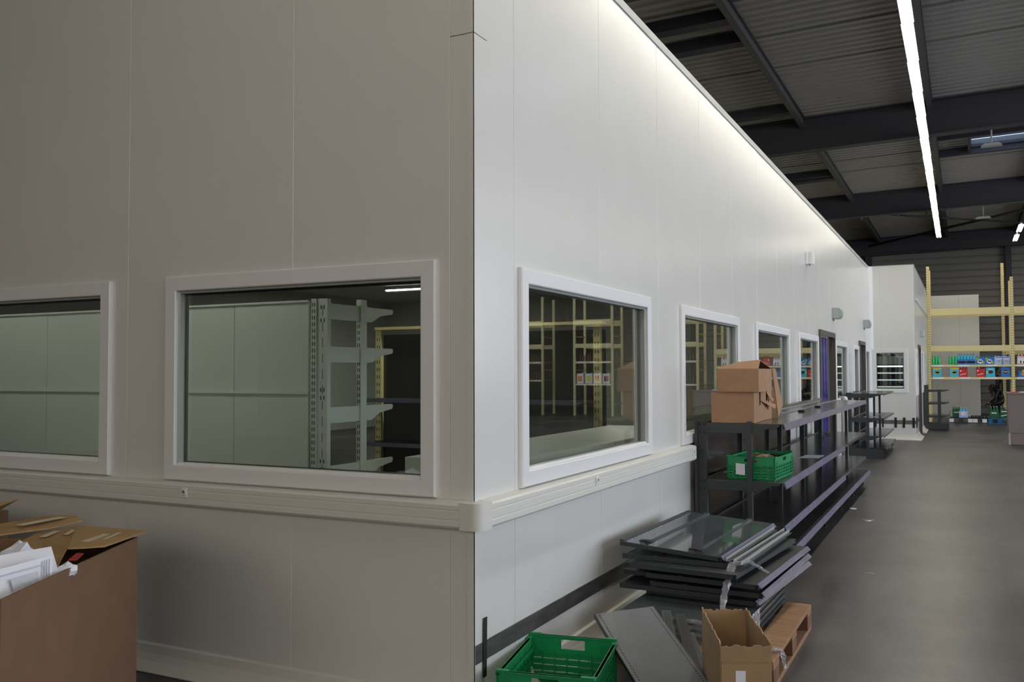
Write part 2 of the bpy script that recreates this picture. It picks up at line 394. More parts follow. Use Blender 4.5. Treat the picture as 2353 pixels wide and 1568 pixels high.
# white box behind the racking
wall_box = struct('wall_back', 'plain white panel block standing behind the cream racking')
for a0, a1 in ((-2.6, -1.45), (-1.45, -0.3), (-0.3, 0.85), (0.85, 1.8), (1.8, 2.39)):
    wall_panel(fplane_y(30.0), a0, a1, 0, 4.06, [], wall_box)
mb = MB(); mb.box(2.28, 2.385, 30.1, 33.4, 0, 4.06); mb.build('wall_panel', M['panel'], wall_box)

# bases: cove skirting
def cove(name, label, fn, a0, a1, e0=0, e1=0, breaks=()):
    prof = [(0.0, 0.0), (0.115, 0.0), (0.118, 0.006), (0.085, 0.018), (0.05, 0.04), (0.028, 0.07), (0.018, 0.108), (0.0, 0.115)]
    root = struct(name, label); seg = [a0, *breaks, a1]
    for s0, s1 in zip(seg[::2], seg[1::2]):
        k = len(prof); mb = MB()
        pts = [fn(s0-(u*e0 if s0 == a0 else 0), u, v) for u, v in prof]+[fn(s1+(u*e1 if s1 == a1 else 0), u, v) for u, v in prof]
        mb.poly(pts, [(i, (i+1) % k, k+(i+1) % k, k+i) for i in range(k)]+[tuple(range(k)), tuple(k+i for i in reversed(range(k)))])
        mb.build('cove_skirting', M['cove'], root, recalc=True)
cove('baseboard_left', 'ivory cove skirting along the foot of the shaded wall', fA, -6.8, 0.0, 0, 1)
cove('baseboard_right', 'ivory cove skirting along the foot of the long wall', fB, 0.0, 18.5, 1, -1, (10.5, 12.4, 16.25, 17.5))
cove('baseboard_front', 'white cove skirting around the far projecting room', fplane_y(YF), 0.02, XF, -1, 1)
cove('baseboard_side', 'white cove skirting on the side of the far room', fS, YF, 26.2, 1, 0, (20.05, 21.15))

# door linings
def doorway(n, label, fn, a0, a1, z1, mat_='brownframe'):
    d = struct('door_%d' % n, label)
    mb = MB(); mbox(mb, fn, a0-0.02, a0+0.06, -0.30, 0.03, 0, z1+0.02); mb.build('door_jamb', M[mat_], d)
    mb = MB(); mbox(mb, fn, a1-0.06, a1+0.02, -0.30, 0.03, 0, z1+0.02); mb.build('door_jamb', M[mat_], d)
    mb = MB(); mbox(mb, fn, a0+0.061, a1-0.061, -0.30, 0.03, z1-0.06, z1+0.02); mb.build('door_head', M[mat_], d)
    return d
doorway(1, 'doorway with blue strip curtain in the long wall', fB, *doorsB[0], DZ)
doorway(2, 'dark brown doorway further along the long wall', fB, *doorsB[1], DZ)
doorway(3, 'dark doorway in the side of the far room', fS, 20.1, 21.1, 2.15)
for n_, (fn, a0, a1) in {2: (fB, *doorsB[1]), 3: (fS, 20.1, 21.1)}.items():
    mb = MB(); mbox(mb, fn, a0+0.061, a1-0.061, -0.10, -0.05, 0.01, DZ-0.062)
    lf = mb.build('door_leaf', M['brownframe']); lf.parent = bpy.data.objects['door_%d' % n_]
mb = MB(); mbox(mb, fB, 11.45, 12.247, -0.12, -0.06, 0.01, DZ-0.062)
lf = mb.build('door_leaf', M['brownframe']); lf.parent = bpy.data.objects['door_1']
sc_ = thing('strip_curtain', 'translucent blue plastic strip curtain hanging in the near doorway', 'curtain', (0, 0, 0))
mb = MB(); mbox(mb, fB, 10.67, 11.45, 0.014, 0.028, DZ-0.10, DZ-0.062); mb.build('hanging_rail', M['steel'], sc_)
for k in range(5):
    a = 10.68+k*0.152; mb = MB(); n0 = 0.012-0.006*(k % 2)
    mbox(mb, fB, a, a+0.165, n0-0.0025, n0, 0.03, DZ-0.08); mb.build('strip', M['blue'], sc_)

# ---- hall shell
rs = lambda x: 0.022*(x-1.4)           # roof slope
def rbox(mb, x0, x1, y0, y1, z0, z1, mi=0):
    return mb.hexa([(x0, y0, z0+rs(x0)), (x1, y0, z0+rs(x1)), (x1, y1, z0+rs(x1)), (x0, y1, z0+rs(x0)),
                    (x0, y0, z1+rs(x0)), (x1, y0, z1+rs(x1)), (x1, y1, z1+rs(x1)), (x0, y1, z1+rs(x0))], mi)
ceil = struct('ceiling', 'dark grey corrugated steel roof deck')
ZR = 6.62
SK2 = (3.78, 5.9, 10.3, 11.8); SK3 = (3.78, 5.9, 1.6, 3.2)
SK = (2.15, 5.9, 17.85, 19.3)          # skylight opening
def deck_sheet(y0, y1, x0, x1):
    mb = MB(); pitch = 0.23; n = max(1, round((y1-y0)/pitch)); p = (y1-y0)/n; prof = []
    for i in range(n):
        y = y0+i*p; prof += [(y, 0.0), (y+p*0.45, 0.0), (y+p*0.55, 0.032), (y+p*0.92, 0.032)]
    prof.append((y1, 0.0))
    for (ya, za), (yb, zb) in zip(prof[:-1], prof[1:]):
        mb.poly([(x0, ya, ZR+za+rs(x0)), (x1, ya, ZR+za+rs(x1)), (x1, yb, ZR+zb+rs(x1)), (x0, yb, ZR+zb+rs(x0))], [(0, 1, 2, 3)])
    # overlap lip
    rbox(mb, x0, x1, y1-0.03, y1+0.01, ZR-0.012, ZR+0.0)
    return mb.build('deck_sheet', M['deck'], ceil)
rows = [(-14, -9.4, None), (-9.4, -3.2, None), (-3.2, 1.59, None), (1.6, 3.2, SK3), (3.21, 8.75, None), (8.75, 10.29, None), (10.3, 11.8, SK2), (11.81, 15.1, None), (15.1, 17.84, None),
        (17.85, 19.3, SK), (19.31, 20.6, None), (20.6, 23.8, None), (23.8, 28, None), (28, 33.6, None)]
for y0, y1, k_ in rows:
    if k_: deck_sheet(y0, y1, -14, k_[0]); deck_sheet(y0, y1, k_[1], 14)
    else: deck_sheet(y0, y1, -14, 14)
mb = MB()
for y0, y1, k_ in rows:
    if k_: rbox(mb, -14, k_[0]-0.06, y0, y1, ZR+0.1, ZR+0.14); rbox(mb, k_[1]+0.06, 14, y0, y1, ZR+0.1, ZR+0.14)
    else: rbox(mb, -14, 14, y0-(0.0 if y0 == -14 else -0.05), y1-0.05, ZR+0.1, ZR+0.14)
mb.build('roof_slab', M['deck'], ceil)
# skylights
def skylight(label, SK):
    wn[0] += 1; sk = struct('window_%d' % wn[0], label)
    mb = MB(); rbox(mb, SK[0], SK[1], SK[2], SK[3], ZR+0.56, ZR+0.57); mb.build('roof_pane', M['skylight'], sk)
    for i, a in enumerate(((SK[0]-0.06, SK[0], SK[2]-0.06, SK[3]+0.06), (SK[1], SK[1]+0.06, SK[2]-0.06, SK[3]+0.06), (SK[0], SK[1], SK[2]-0.06, SK[2]), (SK[0], SK[1], SK[3], SK[3]+0.06))):
        mb = MB(); rbox(mb, *a, ZR-(0.13 if i == 0 else 0.04), ZR+0.02); mb.build('curb', M['beam'], sk)
        mb = MB(); rbox(mb, *a, ZR+0.021, ZR+0.555); mb.build('upstand_pane', M['skylight'], sk)
    ym = (SK[2]*0.45+SK[3]*0.55)
    mb = MB(); rbox(mb, SK[0], SK[1], ym, ym+0.05, ZR+0.0, ZR+0.05); mb.build('glazing_bar', M['beam'], sk)
for a, l in ((SK, 'bluish roof light glowing between the beams at upper right'), (SK2, 'roof light beyond the right edge of view, nearer'), (SK3, 'roof light over the near aisle, out of view')): skylight(l, a)

def ibeam_x(name, label, y, x0, x1, zb, h=0.67, w_=0.24, kind='structure'):
    mb = MB(); rbox(mb, x0, x1, y-w_/2, y+w_/2, zb, zb+0.025); rbox(mb, x0, x1, y-0.012, y+0.012, zb+0.025, zb+h-0.025); rbox(mb, x0, x1, y-w_/2, y+w_/2, zb+h-0.025, zb+h)
    # haunch plates so that the beam reads as a solid dark band
    o = mb.build(name, M['beam']); tag(o, label, None, None, 'structure'); return o
for i, (y, l) in enumerate(((15.1, 'nearest dark roof beam crossing the hall'), (23.8, 'second dark roof beam crossing the hall'), (6.4, 'roof beam above the near wall, out of view'),
                            (-2.3, 'roof beam over the viewpoint'), (33.2, 'roof beam at the far cladding'))):
    ibeam_x('trim_%d' % (5+i), l, y, -14, 14, 5.95)
pl = struct('trim_10', 'long dark roof purlins running into the distance')
for x in (-5.35, -3.1, -0.85, 1.44, 3.7, 5.95, 8.2, 10.5, 12.8):
    mb = MB(); z0 = ZR-0.2
    for z_a, z_b, ww in ((z0, z0+0.012, 0.10), (z0+0.012, ZR-0.012, 0.012), (ZR-0.012, ZR-0.001, 0.10)):
        mb.box(x-ww/2, x+ww/2, -14, 33.1, z_a+rs(x), z_b+rs(x))
    mb.build('purlin', M['purlin'], pl)
tr = struct('trim_11', 'short dark trimmer bars between the purlins at the left')
for y0, y1 in ((8.85, 9.08), (9.8, 10.03), (13.88, 14.1), (20.02, 20.12), (20.35, 20.7), (25.6, 25.8), (26.6, 26.9)):
    mb = MB(); rbox(mb, -3.04, -0.91, y0, y1, ZR-0.17, ZR-0.002); mb.build('trimmer', M['beam'], tr)
for y0, y1 in ((17.72, 17.79), (19.37, 19.5)):
    mb = MB(); rbox(mb, 1.5, 5.9, y0, y1, ZR-0.17, ZR-0.002); mb.build('trimmer', M['beam'], tr)
# far cladding wall with horizontal ribs, columns, bracing
wr = struct('wall_rear', 'dark grey horizontally ribbed cladding closing the far end')
mb = MB(); z = 0.0; k = 0
while z < 6.7:
    z1 = z+0.25
    mb.poly([(-14, 33.5, z), (14, 33.5, z), (14, 33.5, z+0.19), (-14, 33.5, z+0.19), (14, 33.54, z+0.205), (-14, 33.54, z+0.205), (14, 33.54, z1-0.015), (-14, 33.54, z1-0.015), (14, 33.5, z1), (-14, 33.5, z1)],
            [(0, 1, 2, 3), (3, 2, 4, 5), (5, 4, 6, 7), (7, 6, 8, 9)])
    z = z1
mb.box(-14, 14, 33.55, 33.65, 0, 7.0)
mb.build('cladding', M['clad'], wr)
for x, wd in ((-1.26, 0.22), (3.4, 0.19), (8.0, 0.2)):
    mb = MB(); mb.box(x-wd/2, x+wd/2, 33.2, 33.45, 0, 6.1); mb.build('steel_column', M['beam'], wr)
mb = MB(); mb.box(-14, 14, 33.1, 33.4, 6.0, 6.35); mb.build('eaves_rail', M['beam'], wr)
mb = MB()
mb.cyl((-1.2, 32.6, 6.2), (6.0, 25.0, 6.45), 0.045, n=6); mb.cyl((-1.2, 25.0, 6.3), (6.0, 32.8, 6.4), 0.03, n=6); mb.build('bracing_rod', M['beam'], wr)
mb = MB(); mb.box(-14, -13.8, -14, 33.5, 0, 6.9); o = mb.build('wall_west', M['clad']); tag(o, 'dark cladding on the far left of the hall, out of view', None, None, 'structure')
mb = MB(); mb.box(-14, 14, -14, -13.8, 0, 6.9); o = mb.build('wall_behind', M['clad']); tag(o, 'dark cladding behind the viewpoint', None, None, 'structure')
mb = MB(); mb.box(13.8, 14, -14, 33.5, 0, 0.9); mb.box(13.8, 14, -14, 33.5, 5.4, 6.9)
mb.box(13.8, 14, 20, 33.5, 0.9, 5.4); mb.box(13.8, 14, -14, -8, 0.9, 5.4)
o = mb.build('wall_east', M['clad']); tag(o, 'right hand hall wall with a long glazed opening, out of view', None, None, 'structure')
# small conveyor rail under beam two
mb = MB(); rbox(mb, -3, 1.17, 23.55, 23.59, 5.90, 5.93); rbox(mb, 1.43, 8, 23.55, 23.59, 5.90, 5.93)
for x in (-0.6, 0.35, 1.05, 1.62, 2.9, 4.2): rbox(mb, x, x+0.05, 23.53, 23.61, 5.84, 5.93)
o = mb.build('cable_track', M['purlin']); tag(o, 'thin grey cable track clipped below the second roof beam', 'cable track')

# ============================================================ inside the white room
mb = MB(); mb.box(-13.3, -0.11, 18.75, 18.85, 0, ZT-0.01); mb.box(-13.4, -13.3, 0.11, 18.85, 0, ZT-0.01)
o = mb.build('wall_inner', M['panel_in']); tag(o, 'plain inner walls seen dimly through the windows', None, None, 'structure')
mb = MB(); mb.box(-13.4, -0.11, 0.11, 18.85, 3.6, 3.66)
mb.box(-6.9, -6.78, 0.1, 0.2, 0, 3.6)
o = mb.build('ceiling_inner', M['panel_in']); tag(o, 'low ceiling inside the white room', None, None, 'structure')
mb = MB(); mb.box(-13.3, -6.765, 0.0, 0.1, 0, ZT); o = mb.build('wall_left_end', M['panel']); tag(o, 'rest of the shaded wall beyond the left edge of view', None, None, 'structure')
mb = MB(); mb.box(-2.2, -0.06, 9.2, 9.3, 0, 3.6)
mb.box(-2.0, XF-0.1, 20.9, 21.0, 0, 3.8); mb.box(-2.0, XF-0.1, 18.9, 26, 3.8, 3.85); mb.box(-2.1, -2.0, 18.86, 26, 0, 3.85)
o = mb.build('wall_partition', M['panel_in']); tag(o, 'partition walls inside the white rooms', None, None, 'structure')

def room_lamp(label, loc, L=1.2, rz=0.0, group=None, pw=14):
    t = thing('batten_light', label, 'lamp', loc, (0, 0, rz), group)
    mb = MB(); mb.box(-L/2, L/2, -0.05, 0.05, 0.03, 0.09); mb.build('body', M['lampw'], t)
    mb = MB(); mb.cyl((-L/2+0.03, -0.02, 0.012), (L/2-0.03, -0.02, 0.012), 0.016, n=8); mb.build('tube', M['tube_in'], t)
    mb = MB(); mb.cyl((-L/2+0.03, 0.025, 0.012), (L/2-0.03, 0.025, 0.012), 0.016, n=8); mb.build('tube', M['tube_in'], t)
    l = bpy.data.lights.new('batten_glow', 'AREA'); l.shape = 'RECTANGLE'; l.size = L; l.size_y = 0.14; l.energy = pw; l.color = (1.0, 0.96, 0.84)
    lo = bpy.data.objects.new('batten_glow', l); C.objects.link(lo); lo.parent = t; lo.location = (0, 0, -0.03)
    return t
lampn = [((-9.9, 14.6, 3.5), 'lit batten light seen through the near left window'), ((-3.6, 1.0, 3.5), 'unseen batten light added just inside the near left window to brighten the panels'), ((-6.2, 1.0, 3.5), 'unseen batten light added inside, towards the left window, to brighten the panels'), ((-2.2, 4.2, 3.5), 'batten light in the middle of the corner room'),  # the two battens just behind the left wall are added to brighten the back panels
         ((-3.8, 13.0, 3.5), 'batten light deep inside the white room'), ((-0.6, 19.9, 3.6), 'lit batten light above the far cooler')]
for i, (loc, l) in enumerate(lampn): room_lamp(l, loc, pw=(60, 14, 14, 40, 70, 14)[i])

# white gondola skeleton inside (behind wall A)
def slots(mb, x, y, z0, z1, pitch, w_, h, axis, mi=0):
    z = z0
    while z < z1:
        if axis == 'y': mb.box(x-w_/2, x+w_/2, y-0.0015, y, z, z+h, mi)      # on a face looking to -Y
        else: mb.box(x, x+0.0015, y-w_/2, y+w_/2, z, z+h, mi)              # on a face looking to +X
        z += pitch
g = thing('shelving_frame', 'white slotted gondola frame with empty arms inside the room', 'shelving', (-2.525, 2.0, 0))
mb = MB(); mb.box(0, 0.05, 0, 0.06, 0, 2.11); mb.box(0.05, 0.145, 0.012, 0.055, 0, 2.11); mb.build('upright', M['white_metal'], g)
mb = MB()
for xx in (0.014, 0.034): slots(mb, xx, 0, 0.2, 2.09, 0.05, 0.007, 0.03, 'y')
slots(mb, 0.10, 0.012, 0.3, 2.0, 0.12, 0.004, 0.07, 'y')
for z in (0.8, 0.86, 1.34, 1.40, 1.93, 2.03):
    for xx in (0.085, 0.115): mb.box(xx-0.004, xx+0.004, 0.010, 0.012, z, z+0.03)
tag(mb.build('slot', M['slot'], g), kind='stuff')
mb = MB(); mb.box(0.10, 0.145, 0.44, 0.52, 0, 2.13); mb.build('front_post', M['white_metal'], g)
mb = MB()
for yy in (0.114, 0.132): slots(mb, yy, 0.44, 0.2, 2.1, 0.05, 0.006, 0.03, 'y')
tag(mb.build('slot', M['slot'], g), kind='stuff')
for z in (2.03, 1.70, 1.235, 0.79):
    mb = MB(); prof = [(0.06, 0.045), (0.90, 0.045), (0.91, 0.03), (0.90, 0.005), (0.72, -0.02), (0.60, -0.075), (0.06, -0.075)]
    mb.prism(prof, 0.112, 0.135, lambda u, v, a, z=z: (a, u, z+v)); mb.build('shelf_arm', M['white_metal'], g, recalc=True)
mb = MB(); mb.box(0.14, 0.9, 0.1, 0.7, 0.705, 0.72); mb.build('shelf', M['white_metal'], g)
for k in range(6):
    for z0, z1 in ((0.15, 0.72), (0.725, 1.385), (1.39, 2.09)):
        mb = MB(); mb.box(-0.02-(k+1)*0.75, -0.025-k*0.75, 0.0, 0.02, z0, z1); mb.build('back_panel', M['white_metal'], g)
mb = MB()
for z in (0.72, 1.385, 2.09): mb.box(-4.52, -0.02, -0.012, 0.012, z-0.004, z+0.012)
mb.build('panel_lip', M['white_metal'], g)
# second shelving run further in
g2 = thing('shelving_frame', 'beige gondola shelving deeper inside, right half of the near left window', 'shelving', (-3.72, 4.55, 0))
for x in (0.0, 1.25, 2.5):
    mb = MB(); mb.box(x, x+0.07, 0, 0.05, 0, 2.0); mb.build('upright', M['rack'], g2)
    mb = MB(); slots(mb, x+0.02, 0, 0.2, 1.95, 0.08, 0.008, 0.035, 'y'); slots(mb, x+0.05, 0, 0.2, 1.95, 0.08, 0.008, 0.035, 'y'); tag(mb.build('slot', M['slot'], g2), kind='stuff')
mb = MB(); mb.box(0, 2.6, 0.05, 0.08, 0.1, 1.95); mb.build('back_panel', M['backp'], g2)
for z in (0.35, 0.8, 1.25): 
    mb = MB(); mb.box(0.07, 2.5, -0.35, 0.0, z, z+0.025); mb.build('shelf', M['anth'], g2)
    mb = MB(); mb.box(0.07, 2.5, -0.352, -0.351, z-0.01, z+0.03); mb.build('price_rail', M['lilac'], g2)
mb = MB(); mb.box(0, 2.6, -0.02, 0.08, 2.0, 2.03); mb.build('top_rail', M['rack'], g2)
# low white counter behind first window on B
g3 = thing('low_cabinet', 'low pale cabinet behind the first window of the long wall', 'cabinet', (-0.95, 0.9, 0))
mb = MB(); mb.box(0, 0.7, 0, 1.6, 0, 1.06); mb.build('body', M['white_metal'], g3)
mb = MB(); mb.box(0, 0.7, 1.61, 3.4, 0, 1.06); mb.build('body', M['white_metal'], g3)
mb = MB(); mb.box(0.7, 0.703, 0.03, 1.57, 0.1, 0.98); mb.box(0.7, 0.703, 1.64, 3.37, 0.1, 0.98); mb.build('front_panel', M['panel_in'], g3)
# lit multideck cooler in the far room
ck = thing('cooler_cabinet', 'dark refrigerated cabinet with lit white shelf edges behind the far window', 'cooler', (0.0, 19.9, 0))
mb = MB(); mb.box(-0.6, 0.8, 0.5, 0.55, 0, 2.05); mb.box(-0.63, -0.6, 0, 0.55, 0, 2.05); mb.box(0.8, 0.83, 0, 0.55, 0, 2.05); mb.box(-0.6, 0.8, 0, 0.5, 1.82, 2.05); mb.build('body', M['void'], ck)
mb = MB(); mb.box(-0.6, 0.8, -0.005, 0.0, 1.70, 1.90); mb.build('canopy_glass', M['greyplastic'], ck)
for z in (1.67, 1.51, 1.345, 1.18, 1.02):
    mb = MB(); mb.box(-0.6, 0.8, 0.02, 0.5, z-0.02, z); mb.build('shelf', M['steel'], ck)
    mb = MB(); mb.box(-0.6, 0.8, 0.0, 0.02, z-0.03, z+0.002); mb.build('shelf_edge', M['led'] if z > 1.6 else M['led2'], ck)

# ============================================================ bumper rails, strips
RB, RT, RN = 0.862, 0.975, 0.07
def rail(label, fn, a0, a1, e0, e1):
    t = thing('bumper_rail', label, 'rail')
    prof = [(0.0, RB), (RN-0.012, RB), (RN, RB+0.012), (RN, RB+0.035), (RN-0.002, RB+0.037), (RN-0.002, RB+0.041), (RN, RB+0.043), (RN, RT-0.036),
            (RN-0.002, RT-0.034), (RN-0.002, RT-0.030), (RN, RT-0.028), (RN, RT-0.010), (RN-0.010, RT), (0.0, RT+0.006)]
    mb = MB(); k = len(prof)
    pts = [fn(a0-(u*e0), u+0.001, v) for u, v in prof]+[fn(a1+(u*e1), u+0.001, v) for u, v in prof]
    mb.poly(pts, [(i, (i+1) % k, k+(i+1) % k, k+i) for i in range(k)]+[tuple(range(k)), tuple(k+i for i in reversed(range(k)))])
    mb.build('rail_profile', M['rail'], t, recalc=True); return t
rA = rail('long ivory bumper rail on the shaded left wall', fA, -6.8, -0.035, 0, 0)
rB = rail('short ivory bumper rail on the bright wall below the first window', fB, 0.035, 3.42, 0, 0)
mb = MB(); prof = [(-0.034, 0.0)]+[(RN-0.03+0.032*math.cos(a)-0.0, 0) for a in ()]
cc = []
R_ = 0.045
for i in range(9):
    a = -PI/2+i*PI/2/8; cc.append((RN+0.002-R_+R_*math.cos(a), -(RN+0.002-R_)+R_*math.sin(a)))
pr = [(-0.034, -(RN+0.002))]+cc+[(RN+0.002, 0.034), (0.002, 0.034), (0.002, -0.002), (-0.034, -0.002)]
k = len(pr)
mb.poly([(x, y, RB-0.002) for x, y in pr]+[(x, y, RT+0.003) for x, y in pr], [(i, (i+1) % k, k+(i+1) % k, k+i) for i in range(k)]+[tuple(reversed(range(k))), tuple(k+i for i in range(k))])
o = mb.build('rail_corner_cap', M['rail'], recalc=True); tag(o, 'rounded ivory cap joining the two bumper rails at the corner', 'corner cap')
def plug(parent, fn, a, z):
    mb = MB(); n0 = RN+0.001; mbox(mb, fn, a-0.022, a+0.022, n0, n0+0.005, z-0.026, z+0.024); mb.build('plug_plate', M['frame'], parent, bevel=0.003)
    mb = MB(); mb.cyl(fn(a, n0+0.004, z), fn(a, n0+0.0085, z), 0.019, 0.015, n=16); pb = mb.build('plug_button', M['rail'], parent)
    mb = MB(); mb.cyl(fn(a+0.003, n0+0.008, z+0.004), fn(a+0.003, n0+0.0095, z+0.004), 0.008, n=10); mb.build('plug_hole', M['rackhole'], parent)
plug(rA, fA, -1.66, 0.933); plug(rB, fB, 1.30, 0.933); plug(rB, fB, 3.33, 0.933)

mb = MB(); mbox(mb, fB, 0.003, 3.9, 0.001, 0.006, 0.267, 0.350); o = mb.build('kick_strip', M['steel']); tag(o, 'brushed steel kick strip taped low along the bright wall', 'metal strip')
def tape(label, pts, group=None, thick=0.0015):
    """quad given as 4 points, extruded along its normal"""
    P = [Vector(p) for p in pts]; n = (P[1]-P[0]).cross(P[3]-P[0]).normalized()*thick
    mb = MB(); mb.hexa(P+[p+n for p in P]); o = mb.build('tape_piece', M['tape'], recalc=True); tag(o, label, 'tape', group); return o
def tp(label, fn, a, z0, z1, w_=0.055, lean=0.0, n=0.008):
    return tape(label, [fn(a, n, z0), fn(a+w_, n, z0), fn(a+w_+lean, n, z1), fn(a+lean, n, z1)])
tp('vertical strip of black tape over the steel kick strip near the corner', fB, 0.062, 0.195, 0.455, 0.034, 0.006)
mb = MB(); mbox(mb, fplane_y(YF), 0.06, XF, 0.001, 0.006, 0.352, 0.44); o = mb.build('kick_strip', M['steel']); tag(o, 'steel kick strip across the front of the far room', 'metal strip')
mb = MB(); mbox(mb, fS, YF-0.006, 20.0, 0.001, 0.006, 0.352, 0.44); o = mb.build('kick_strip', M['steel']); tag(o, 'steel kick strip on the side of the far room', 'metal strip')
ff = fplane_y(YF)
for a, l in ((0.50, 'first of three black tape marks right of the shelving on the far room front'), (0.665, 'middle black tape mark, leaning right, on the far room front'), (0.87, 'black tape mark at the outer corner of the far room')):
    tp(l, ff, a, 0.27, 0.50, 0.05, 0.015 if a == 0.665 else 0.0)
for a, l in ((0.09, 'black tape mark nearest the inner corner of the far room'), (0.24, 'second black tape mark from the inner corner on the far room')):
    tp(l, ff, a, 0.27, 0.48, 0.035)
tp('black tape mark on the side face of the far room', fS, 18.72, 0.27, 0.50, 0.4)

# wall fittings
d = thing('motion_sensor', 'small white box sensor high on the long wall', 'sensor', (0, 9.5, 3.10))
mb = MB(); mb.box(0.0, 0.03, -0.10, 0.10, -0.085, 0.085); mb.build('back_box', M['whiteplastic'], d, bevel=0.006)
mb = MB(); mb.prism([(0.03, -0.05), (0.075, -0.05), (0.10, -0.035), (0.11, 0.0), (0.10, 0.035), (0.075, 0.05), (0.03, 0.05)], -0.075, 0.08, lambda u, v, a: (u, v, a)); mb.build('sensor_head', M['whiteplastic'], d, recalc=True)
mb = MB(); mb.cyl((0.05, 0, -0.075), (0.05, 0, -0.10), 0.012, n=8); mb.build('gland', M['greyplastic'], d)
def emergency(label, loc):
    t = thing('emergency_light', label, 'lamp', loc)
    mb = MB(); mb.box(0.0, 0.10, -0.14, 0.14, -0.09, 0.09); mb.build('housing', M['greyplastic'], t, bevel=0.008)
    mb = MB(); prof = [(0.10, -0.088)]+[(0.10+0.045*math.cos(a), 0.088*math.sin(a)) for a in [(-PI/2+PI*i/10) for i in range(1, 10)]]+[(0.10, 0.088)]
    mb.prism(prof, -0.135, 0.135, lambda u, v, a: (u, a, v)); mb.build('lens', M['greenlens'], t, recalc=True)
    mb = MB(); mb.cyl((0.01, 0, -0.09), (0.01, 0, -0.13), 0.01, n=8); mb.build('cable_stub', M['greyplastic'], t)
emergency('larger looking grey emergency light above the blue curtained doorway', (0, 12.3, 2.50))
emergency('smaller looking grey emergency light near the inner corner', (0, 17.45, 2.56))
sw = thing('switch_box', 'pale grey switch box on the side of the far room', 'switch box', (XF, 21.4, 2.47))
mb = MB(); mb.box(0, 0.09, -0.14, 0.14, -0.08, 0.08); mb.build('box', M['greyplastic'], sw, bevel=0.006); mb = MB(); mb.box(0.09, 0.095, -0.12, 0.12, -0.065, 0.065); mb.build('cover', M['whiteplastic'], sw)
pp = MB(); pp.cyl((XF+0.04, 19.0, 3.17), (XF+0.04, 25.9, 3.13), 0.02, n=8); o = pp.build('conduit_pipe', M['whiteplastic']); tag(o, 'thin white horizontal pipe on the side of the far room', 'pipe')
# white bollard
b_ = thing('bollard', 'round topped white bollard beside the blue curtained doorway', 'bollard', (0.20, 11.9, 0))
mb = MB(); mb.lathe([(0.05, 0.0), (0.05, 1.08)], n=16); mb.build('post', M['whiteplastic'], b_)
mb = MB(); mb.lathe([(0.053, 1.07), (0.053, 1.10), (0.045, 1.125), (0.02, 1.142), (0.004, 1.145)], n=16); mb.build('dome_cap', M['whiteplastic'], b_)

# ============================================================ fluorescent row
def luminaire(loc):
    t = thing('fluorescent_luminaire', '', 'lamp', loc)
    mb = MB(); mb.prism([(-0.075, -0.03), (-0.04, 0.0), (-0.035, 0.03), (0.035, 0.03), (0.04, 0.0), (0.075, -0.03), (0.07, -0.034), (0.036, -0.006), (-0.036, -0.006), (-0.07, -0.034)],
                    0.006, 1.514, lambda u, v, a: (u, a, v)); mb.build('reflector', M['lampw'], t, recalc=True)
    for x in (-0.036, 0.036):
        mb = MB(); mb.cyl((x, 0.022, -0.028), (x, 1.498, -0.028), 0.021, n=8); mb.build('tube', M['tube'], t)
        for ya in (0.004, 1.498):
            mb = MB(); mb.box(x-0.014, x+0.014, ya, ya+0.018, -0.045, -0.005); mb.build('lamp_holder', M['greyplastic'], t)
    mb = MB(); mb.box(-0.02, 0.02, 0.3, 0.34, 0.03, 0.12); mb.box(-0.02, 0.02, 1.15, 1.19, 0.03, 0.12); mb.build('hanger', M['purlin'], t)
    return t
L0 = None
for k in range(-8, 13):
    y = 8.43+1.521*k
    x = 1.386-0.0055*(y-7.75)
    if L0 is None: L0 = luminaire((x, y, 5.82)); o = L0
    else: o = copy_tree(L0, (x, y, 5.82))
    ORD = ['', 'second', 'third', 'fourth', 'fifth', 'sixth', 'seventh', 'eighth', 'ninth', 'tenth', 'eleventh', 'twelfth', 'thirteenth', 'topmost']
    o['group'] = 'luminaires of the continuous bright row'
    if k < -1: o['label'] = 'twin tube luminaire of the bright row, above the top edge of view'
    elif k == -1: o['label'] = 'twin tube luminaire of the bright row cut by the top edge of view'
    elif k == 12: o['label'] = 'last twin tube luminaire, at the far end of the bright row'
    else: o['label'] = '%s twin tube luminaire counted from the far end of the bright row' % ORD[12-k]
# carrying rail above the row
mb = MB(); mb.box(1.25, 1.43, -4, 28.2, 0, 0.001); 
mb = MB(); mb.hexa([(1.41, -4.0, 5.94), (1.47, -4.0, 5.94), (1.30, 28.3, 5.94), (1.24, 28.3, 5.94), (1.41, -4.0, 5.975), (1.47, -4.0, 5.975), (1.30, 28.3, 5.975), (1.24, 28.3, 5.975)])
o = mb.build('carrier_rail', M['purlin']); tag(o, 'dark carrier rail above the continuous row of tubes', 'rail')
# unseen second row, added on the right for extra light and gloss
for k in range(0, 12):
    o = copy_tree(L0, (8.6, -2+k*3.0, 5.9)); o['label'] = 'unseen fluorescent luminaire added over the right aisle for extra light'; o['group'] = 'added unseen luminaires over the right aisle'
for (x, y, z), l in (((3.51, 27.0, 5.88), 'upper of the two short lit lamps at the right edge'), ((3.50, 29.2, 5.88), 'lower of the two short lit lamps at the right edge')):
    o = copy_tree(L0, (x, y, z), None, l)
    if 'group' in o: del o['group']
